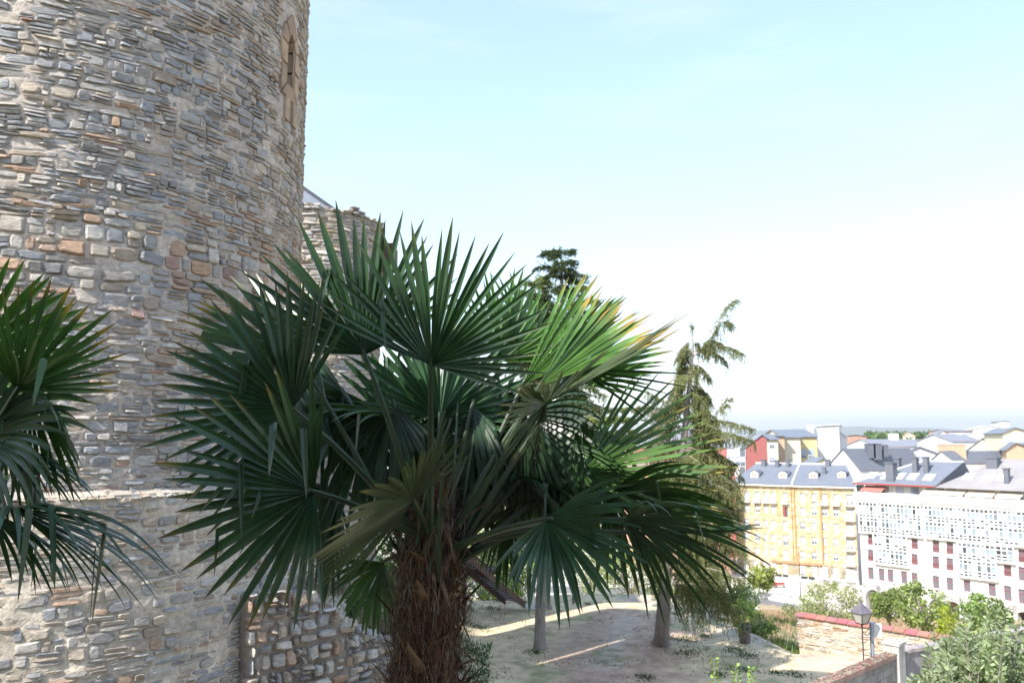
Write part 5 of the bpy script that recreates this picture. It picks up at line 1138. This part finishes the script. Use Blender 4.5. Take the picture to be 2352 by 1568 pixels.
# ============================================================ fan palms
def frond(root, H, A, N, R, lo, hi, nseg0, base=None, fold=.25, droop=.25, split=.5, tipc=.5, green=(.045, .085, .03), hang=.12, seed=0, asym=1.0, mass=1.0, pet_r=.011, bend=.0):
    nseg = max(6, int(nseg0*.68)); rd = random.Random(seed); A = unit(A); N = unit(Vector(N)-A*Vector(N).dot(A)); B = A.cross(N); mb = MB(); NP = 11
    dphi = R_((hi-lo)/nseg); span = max(abs(lo), abs(hi), 60)
    gv = rd.uniform(.8, 1.25); wv = rd.uniform(.04, .16); w0 = rd.uniform(0, 6)
    for k in range(nseg):
        ph = R_(lo+(hi-lo)*(k+.5)/nseg+rd.uniform(-.9, .9)); q = abs(math.degrees(ph))/span
        L = R*(1-.22*q*q)*rd.uniform(.88, 1.06)
        L *= (1-(1-asym)*min(1, max(0.0, -ph/.6)))
        rs = L*split*rd.uniform(.92, 1.12)*(1-.25*q)
        up = fold*(.25+.75*math.sin(min(1.5, abs(ph)))**2)+wv*math.sin(ph*2.3+w0)+rd.gauss(0, .02)
        D = unit(A*math.cos(ph)+B*math.sin(ph)+N*up); T = unit(-A*math.sin(ph)+B*math.cos(ph)); Nn = D.cross(T)
        if Nn.dot(N) < 0: Nn = -Nn
        kink = rd.random() < hang; kr = rd.uniform(.5, .8)*L; kd = unit((rd.uniform(-.25, .25), rd.uniform(-.3, .1), -1))
        dr = droop*rd.uniform(.7, 1.4); side = rd.gauss(0, .03)
        wm = rs*math.tan(dphi/2)*1.12*mass
        vs = []; cs = []; P = Vector(H); prev = 0; d_ = D.copy()
        vg = rd.uniform(.8, 1.25)*gv; yl = rd.uniform(.3, 1)*tipc
        for i in range(NP):
            t = i/(NP-1); r = L*t
            dirr = D + T*side*t + A*bend*t*t*.0
            if kink and r > kr: dirr = kd*1.0+D*.12
            else: dirr = unit(dirr)+Vector((0, 0, -1))*dr*max(0.0, (t-.3))**1.5*1.6
            P = P+unit(dirr)*(r-prev); prev = r
            if r < rs: w_ = r*math.tan(dphi/2)*1.02+.0012
            else:
                u = (r-rs)/(L-rs+1e-6); w_ = max(.0008, wm*(1.05-.22*u-.8*u**3))
            pl = w_*(.85 if r < rs else .6)
            vs += [P-T*w_+Nn*pl*.5, P-Nn*pl*.5, P+T*w_+Nn*pl*.5]
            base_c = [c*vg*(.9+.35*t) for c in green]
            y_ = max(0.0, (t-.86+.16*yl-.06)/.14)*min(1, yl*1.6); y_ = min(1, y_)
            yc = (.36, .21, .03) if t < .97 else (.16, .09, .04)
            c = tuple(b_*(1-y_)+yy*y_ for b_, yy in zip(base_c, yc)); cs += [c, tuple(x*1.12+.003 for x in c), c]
        fs = []
        for i in range(NP-1): a = 3*i; fs += [(a, a+1, a+4, a+3), (a+1, a+2, a+5, a+4)]
        mb.add(vs, fs, cols=cs)
    o = mb.build('frond', M['palm'], root)
    if base is not None:
        pb = MB(); b_ = Vector(base); h_ = Vector(H); mid = (b_+h_)/2+Vector((0, 0, .06*(h_-b_).length))
        pts = [b_*(1-t)**2+mid*2*t*(1-t)+h_*t*t for t in [i/7 for i in range(8)]]
        pb.tube(pts+[h_+unit(h_-mid)*.03], [pet_r*(1.7-.9*i/8) for i in range(9)], 6, col=(.03, .05, .02))
        pb.build('petiole', M['petiole'], o)
    return o
def imgA(ang, tz=0.0):
    """axis direction: ang in the picture plane (deg, 0 right, 90 up), tz leaning towards the viewer"""
    a = R_(ang); return unit((math.cos(a), -tz, math.sin(a)))
def facing(A, roll, vertical=False):
    """blade normal: towards the viewer, rolled about the midrib"""
    v = Vector((0, -1, 0)); n = unit(v-A*v.dot(A)); b = A.cross(n); r = R_(roll); return n*math.cos(r)+b*math.sin(r)

def framed(A, B):
    A = unit(A); B = unit(Vector(B)-A*Vector(B).dot(A)); return A, B.cross(A)
def palm_trunk(root, pts, rads, nf, seed, zdet):
    rd = random.Random(seed); mb = MB(); pts = [Vector(p) for p in pts]
    def cen(z):
        for i in range(len(pts)-1):
            if pts[i].z <= z <= pts[i+1].z:
                t = (z-pts[i].z)/(pts[i+1].z-pts[i].z); return pts[i].lerp(pts[i+1], t), rads[i]*(1-t)+rads[i+1]*t
        return pts[-1].copy(), rads[-1]
    z0, z1 = pts[0].z, pts[-1].z; n = 26; zs = [z0, (z0+zdet)/2]+list(np.arange(zdet, z1, .02))
    vs = []; cs = []
    for z in zs:
        c, r = cen(z)
        for j in range(n):
            a = 2*math.pi*j/n; rr = r*(.86+.16*fbm((math.cos(a)*2.4, math.sin(a)*2.4, z*4), 4))
            vs.append(c+Vector((math.cos(a)*rr, math.sin(a)*rr, 0))); v = 1+.5*fbm((a*2, z*9, 0), 3); cs.append((.085*v, .048*v, .032*v))
    m = len(zs); mb.add(vs, [(i*n+j, i*n+(j+1) % n, (i+1)*n+(j+1) % n, (i+1)*n+j) for i in range(m-1) for j in range(n)], cols=cs)
    tr = mb.build('trunk', M['fibre'], root)
    fb = MB()                                        # loose fibre hanging round the trunk
    for i in range(nf):
        z = rd.uniform(zdet+.05, z1+.0); c, r = cen(z); a = rd.uniform(0, 2*math.pi); rr = r*rd.uniform(.92, 1.1)
        ln = rd.uniform(.05, .22); w_ = rd.uniform(.0008, .003); da = rd.gauss(0, .3); fl = rd.uniform(-.02, .12)*(1 if rd.random() < .4 else .35)
        sgn = -1 if rd.random() < .72 else 1; vs = []; k = 5
        for q in range(k):
            t = q/(k-1); aa = a+da*t*ln*5; r2 = rr+fl*math.sin(t*2.4); zz = z+sgn*ln*t+.03*fl/.05*math.sin(t*3)
            p = Vector((c.x+math.cos(aa)*r2, c.y+math.sin(aa)*r2, zz)); tv = Vector((-math.sin(aa), math.cos(aa), rd.uniform(-.3, .3)))*w_*(1-.7*t)
            vs += [p-tv, p+tv]
        v = rd.uniform(.5, 1.5); col = rd.choice([(.12, .066, .042), (.075, .042, .028), (.165, .092, .055), (.24, .17, .12)] if rd.random() < .92 else [(.3, .26, .21)])
        fb.add(vs, [(2*q, 2*q+1, 2*q+3, 2*q+2) for q in range(k-1)], col=tuple(x*v for x in col))
    fb.build('fibre', M['fibre'], tr)
    lb = MB()                                        # broken leaf bases, like pointed boots
    for i in range(170):
        z = rd.uniform(zdet+.1, z1-.05); c, r = cen(z); a = rd.uniform(0, 2*math.pi); o_ = Vector((math.cos(a), math.sin(a), 0)); tv = Vector((-math.sin(a), math.cos(a), 0))
        ln = rd.uniform(.07, .26)*(1 if z < z1-.35 else 1.2); w_ = rd.uniform(.012, .032); up = rd.uniform(.2, 1.2) if rd.random() < .65 else rd.uniform(-1, 0.1); cv = rd.uniform(-.5, .8); k = 7; vs = []
        d = unit(o_*rd.uniform(.25, .9)+Vector((0, 0, up))); p = c+o_*r*.9
        for q in range(k):
            t = q/(k-1); ww = w_*(1-t)**.7+.001; vs += [p-tv*ww+o_*ww*.35, p-o_*ww*.25, p+tv*ww+o_*ww*.35, p+o_*ww*.5]
            d = unit(d+o_*cv*.12+Vector((0, 0, -.06))+tv*rd.uniform(-.1, .1)); p = p+d*ln/(k-1)
        v = rd.uniform(.6, 1.4); col = rd.choice([(.15, .075, .045), (.2, .12, .075), (.085, .045, .035)])
        lb.add(vs, [(4*q+j, 4*q+(j+1) % 4, 4*q+4+(j+1) % 4, 4*q+4+j) for q in range(k-1) for j in range(4)], col=tuple(x*v for x in col))
    lb.build('leaf_bases', M['fibre'], tr, smooth=True)

# ---- the central palm
PD = 3.9
p0 = at(975, 1568, PD)
palm = empty('fan_palm', (p0.x-.03, PD+.05, 0), 'big fan palm in the centre with a shaggy brown fibre trunk', 'palm tree')
tp = [Vector((p0.x-.03, PD+.05, 0)), at(972, 1600, PD), at(978, 1480, PD), at(986, 1330, PD), at(990, 1270, PD), at(997, 1200, PD), at(1003, 1130, PD)]
tp[1].z = 8.55
palm_trunk(palm, tp, [.16, .142, .136, .124, .092, .066, .05], 7500, 3, 8.55)
def pb_(k, rd=random.Random(5)):
    a = k*2.4; y = rd.uniform(1170, 1340); c = at(1000-(y-1130)*.09, y, PD); r = .05+.09*min(1, (y-1130)/170)
    return c+Vector((math.cos(a)*r, math.sin(a)*r, 0))
def pbase(H, y=None):
    H = Vector(H); y = y or random.uniform(1180, 1300); c = at(1000-(y-1130)*.09, y, PD); d = Vector((H.x-c.x, H.y-c.y, 0))
    r = .045+.08*min(1, (y-1130)/170); return c+unit(d)*r
G1 = (.022, .053, .023); G2 = (.03, .068, .02); G_LIT = (.06, .13, .03); G4 = (.045, .065, .03)  # sunlight painted in: lighter green for the fronds meant as sunlit
F = [  # hub px, py, depth, axis angle, lean to viewer, roll, radius px, lo, hi, nseg, options
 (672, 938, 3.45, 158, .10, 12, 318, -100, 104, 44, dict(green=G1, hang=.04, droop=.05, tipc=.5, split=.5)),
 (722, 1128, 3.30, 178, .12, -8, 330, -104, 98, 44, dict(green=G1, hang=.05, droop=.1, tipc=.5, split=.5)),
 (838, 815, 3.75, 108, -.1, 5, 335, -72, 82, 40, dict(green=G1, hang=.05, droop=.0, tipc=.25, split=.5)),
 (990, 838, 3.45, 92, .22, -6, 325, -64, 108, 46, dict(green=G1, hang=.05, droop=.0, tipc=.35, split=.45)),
 (1200, 885, 4.1, 49, .1, -30, 300, -22, 22, 26, dict(green=G_LIT, hang=.0, droop=.0, tipc=.6, split=.72, fold=.1)),
 (1240, 885, 4.0, 36, .1, -45, 285, -34, 28, 26, dict(green=G_LIT, hang=.03, droop=.0, tipc=1.0, split=.7)),
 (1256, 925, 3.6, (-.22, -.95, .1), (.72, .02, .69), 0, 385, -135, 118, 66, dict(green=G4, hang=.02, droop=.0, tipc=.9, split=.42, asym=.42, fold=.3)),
 (1300, 870, 4.2, 28, -.25, -35, 250, -70, 70, 32, dict(green=G_LIT, hang=.1, droop=.1, tipc=.6)),
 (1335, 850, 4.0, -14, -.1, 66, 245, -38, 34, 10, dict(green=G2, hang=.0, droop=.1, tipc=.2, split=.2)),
 (1335, 1085, 4.15, 12, .1, -48, 350, -60, 60, 34, dict(green=G_LIT, hang=.08, droop=.06, tipc=.7, split=.4)),
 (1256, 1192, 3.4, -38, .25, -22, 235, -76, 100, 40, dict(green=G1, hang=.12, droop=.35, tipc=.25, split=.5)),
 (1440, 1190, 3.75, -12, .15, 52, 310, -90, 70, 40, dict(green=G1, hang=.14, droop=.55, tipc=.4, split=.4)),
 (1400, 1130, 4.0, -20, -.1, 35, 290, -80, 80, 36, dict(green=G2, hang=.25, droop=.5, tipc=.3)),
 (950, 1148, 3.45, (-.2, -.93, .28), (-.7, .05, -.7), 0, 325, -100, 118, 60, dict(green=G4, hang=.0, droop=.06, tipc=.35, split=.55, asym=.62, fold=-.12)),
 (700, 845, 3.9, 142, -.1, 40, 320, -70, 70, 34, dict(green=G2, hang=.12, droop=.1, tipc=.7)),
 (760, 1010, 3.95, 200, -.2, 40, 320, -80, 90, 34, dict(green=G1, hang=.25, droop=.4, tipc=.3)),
 (1150, 830, 4.4, 72, -.2, 25, 230, -70, 70, 34, dict(green=G_LIT, hang=.1, droop=.1, tipc=.3)),
 (1210, 800, 4.5, 100, -.3, 40, 180, -80, 80, 34, dict(green=G_LIT, hang=.15, droop=.2, tipc=.3)),
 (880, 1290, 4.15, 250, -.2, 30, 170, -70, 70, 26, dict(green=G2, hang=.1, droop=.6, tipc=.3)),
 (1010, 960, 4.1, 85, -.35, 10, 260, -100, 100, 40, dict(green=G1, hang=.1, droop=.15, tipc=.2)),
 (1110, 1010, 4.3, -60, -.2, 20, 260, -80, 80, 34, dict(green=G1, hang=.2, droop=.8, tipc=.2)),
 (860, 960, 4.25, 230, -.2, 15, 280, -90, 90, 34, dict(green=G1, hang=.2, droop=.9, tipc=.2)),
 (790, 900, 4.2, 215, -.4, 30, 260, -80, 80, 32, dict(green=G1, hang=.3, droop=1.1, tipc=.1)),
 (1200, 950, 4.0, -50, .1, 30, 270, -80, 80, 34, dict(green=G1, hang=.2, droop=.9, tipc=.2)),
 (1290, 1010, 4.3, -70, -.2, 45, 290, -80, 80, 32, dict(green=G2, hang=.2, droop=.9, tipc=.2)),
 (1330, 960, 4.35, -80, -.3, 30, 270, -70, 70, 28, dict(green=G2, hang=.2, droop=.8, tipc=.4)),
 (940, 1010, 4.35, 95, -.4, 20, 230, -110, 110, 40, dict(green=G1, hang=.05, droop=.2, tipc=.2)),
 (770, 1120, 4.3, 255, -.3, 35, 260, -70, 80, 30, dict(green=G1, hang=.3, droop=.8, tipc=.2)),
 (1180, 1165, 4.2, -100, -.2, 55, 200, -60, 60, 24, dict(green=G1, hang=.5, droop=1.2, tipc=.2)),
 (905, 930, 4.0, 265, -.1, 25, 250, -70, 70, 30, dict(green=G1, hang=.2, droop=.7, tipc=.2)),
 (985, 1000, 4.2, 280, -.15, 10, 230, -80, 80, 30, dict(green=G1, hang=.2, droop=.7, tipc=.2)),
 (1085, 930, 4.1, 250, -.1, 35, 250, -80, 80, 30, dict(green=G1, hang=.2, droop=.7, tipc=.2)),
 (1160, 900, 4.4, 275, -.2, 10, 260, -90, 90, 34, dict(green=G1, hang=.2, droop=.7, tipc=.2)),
 (1500, 1225, 3.8, 2, .05, 78, 240, -14, 14, 10, dict(green=G2, hang=.0, droop=.0, tipc=.9, split=.75)),
]
for i, (px, py, Y, ang, tz, roll, rpx, lo, hi, ns, kw) in enumerate(F):
    H = at(px, py, Y)
    if isinstance(ang, tuple): A, Nv = framed(ang, tz)
    else: A = imgA(ang, tz); Nv = facing(A, roll)
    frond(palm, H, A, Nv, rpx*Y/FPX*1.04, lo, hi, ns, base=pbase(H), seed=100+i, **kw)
rr_ = random.Random(11)
cc_ = at(1020, 1080, 4.0)
for i in range(9):                                  # leaves that fill the back of the crown
    az = rr_.uniform(-.15, 1.15)*math.pi; el = rr_.uniform(-.5, 1.0); d = unit((math.cos(az)*math.cos(el), abs(math.sin(az))*math.cos(el)*.9+.1, math.sin(el)))
    H = cc_+d*rr_.uniform(.35, .62); A = unit(d+Vector((0, 0, rr_.uniform(-.7, .1)))); Nv = Vector((0, 0, 1))+d*rr_.uniform(-.4, .8)
    frond(palm, H, A, Nv, rr_.uniform(.46, .6), -95, 95, 32, base=pbase(H), seed=300+i, green=rr_.choice([G1, G2]), hang=.2, droop=rr_.uniform(.3, 1.0), tipc=.3)
# a few loose petioles in the heart
pt = MB()
for i in range(16):
    b = pb_(i); a = rr_.uniform(0, 6.28); t = b+Vector((math.cos(a)*.22, math.sin(a)*.22, rr_.uniform(.35, .75))); m_ = (b+t)/2+Vector((0, 0, .04))
    pt.tube([b, m_, t], [.013, .01, .006], 5, col=(.035, .055, .02))
pt.build('petioles', M['petiole'], palm)

# ---- the palm at the left edge
q0 = at(-150, 1300, 4.0)
palm2 = empty('fan_palm', (q0.x, q0.y, 0), 'fan palm at the left edge of the photo, its trunk outside the frame', 'palm tree')
palm_trunk(palm2, [Vector((q0.x, q0.y, 0)), Vector((q0.x, q0.y, 8.6)), q0, at(-140, 1120, 4.0)], [.2, .17, .16, .07], 800, 9, 8.6)
def pb2(H): c = at(-142, random.uniform(1130, 1220), 4.0); return c+unit(Vector((H.x-c.x, H.y-c.y, 0)))*.1
F2 = [
 (38, 896, 3.6, 50, .15, 5, 272, -62, 60, 30, dict(green=G2, hang=.0, droop=.02, tipc=1.0, split=.5)),
 (40, 895, 3.62, 20, .15, 60, 300, -70, -20, 10, dict(green=G2, hang=.1, droop=.3, tipc=.3, split=.4)),
 (-70, 825, 3.9, 34, .1, 18, 285, -45, 70, 34, dict(green=G_LIT, hang=.0, droop=.0, tipc=.15, split=.62)),
 (-60, 1010, 3.7, 20, .15, -20, 330, -70, 60, 34, dict(green=G1, hang=.1, droop=.9, tipc=.3)),
 (70, 905, 3.8, -62, .1, 30, 260, -80, 80, 30, dict(green=G2, hang=.1, droop=.8, tipc=.3)),
 (10, 1010, 3.9, -35, .1, 45, 230, -90, 80, 34, dict(green=G1, hang=.15, droop=.9, tipc=.2)),
 (30, 1030, 3.85, -5, .1, 60, 210, -80, 80, 30, dict(green=G1, hang=.15, droop=.9, tipc=.2)),
 (30, 1165, 3.6, -4, .1, 72, 400, -80, 80, 38, dict(green=G1, hang=.1, droop=.95, tipc=.25, split=.4)),
 (-40, 1165, 3.7, -25, .0, 70, 280, -90, 80, 34, dict(green=G1, hang=.15, droop=1.2, tipc=.2)),
 (-90, 940, 4.2, 60, -.2, 20, 260, -90, 90, 36, dict(green=G1, hang=.1, droop=.2, tipc=.2)),
]
for i, (px, py, Y, ang, tz, roll, rpx, lo, hi, ns, kw) in enumerate(F2):
    H = at(px, py, Y); A = imgA(ang, tz); frond(palm2, H, A, facing(A, roll), rpx*Y/FPX*1.04, lo, hi, ns, base=pb2(H), seed=500+i, **kw)
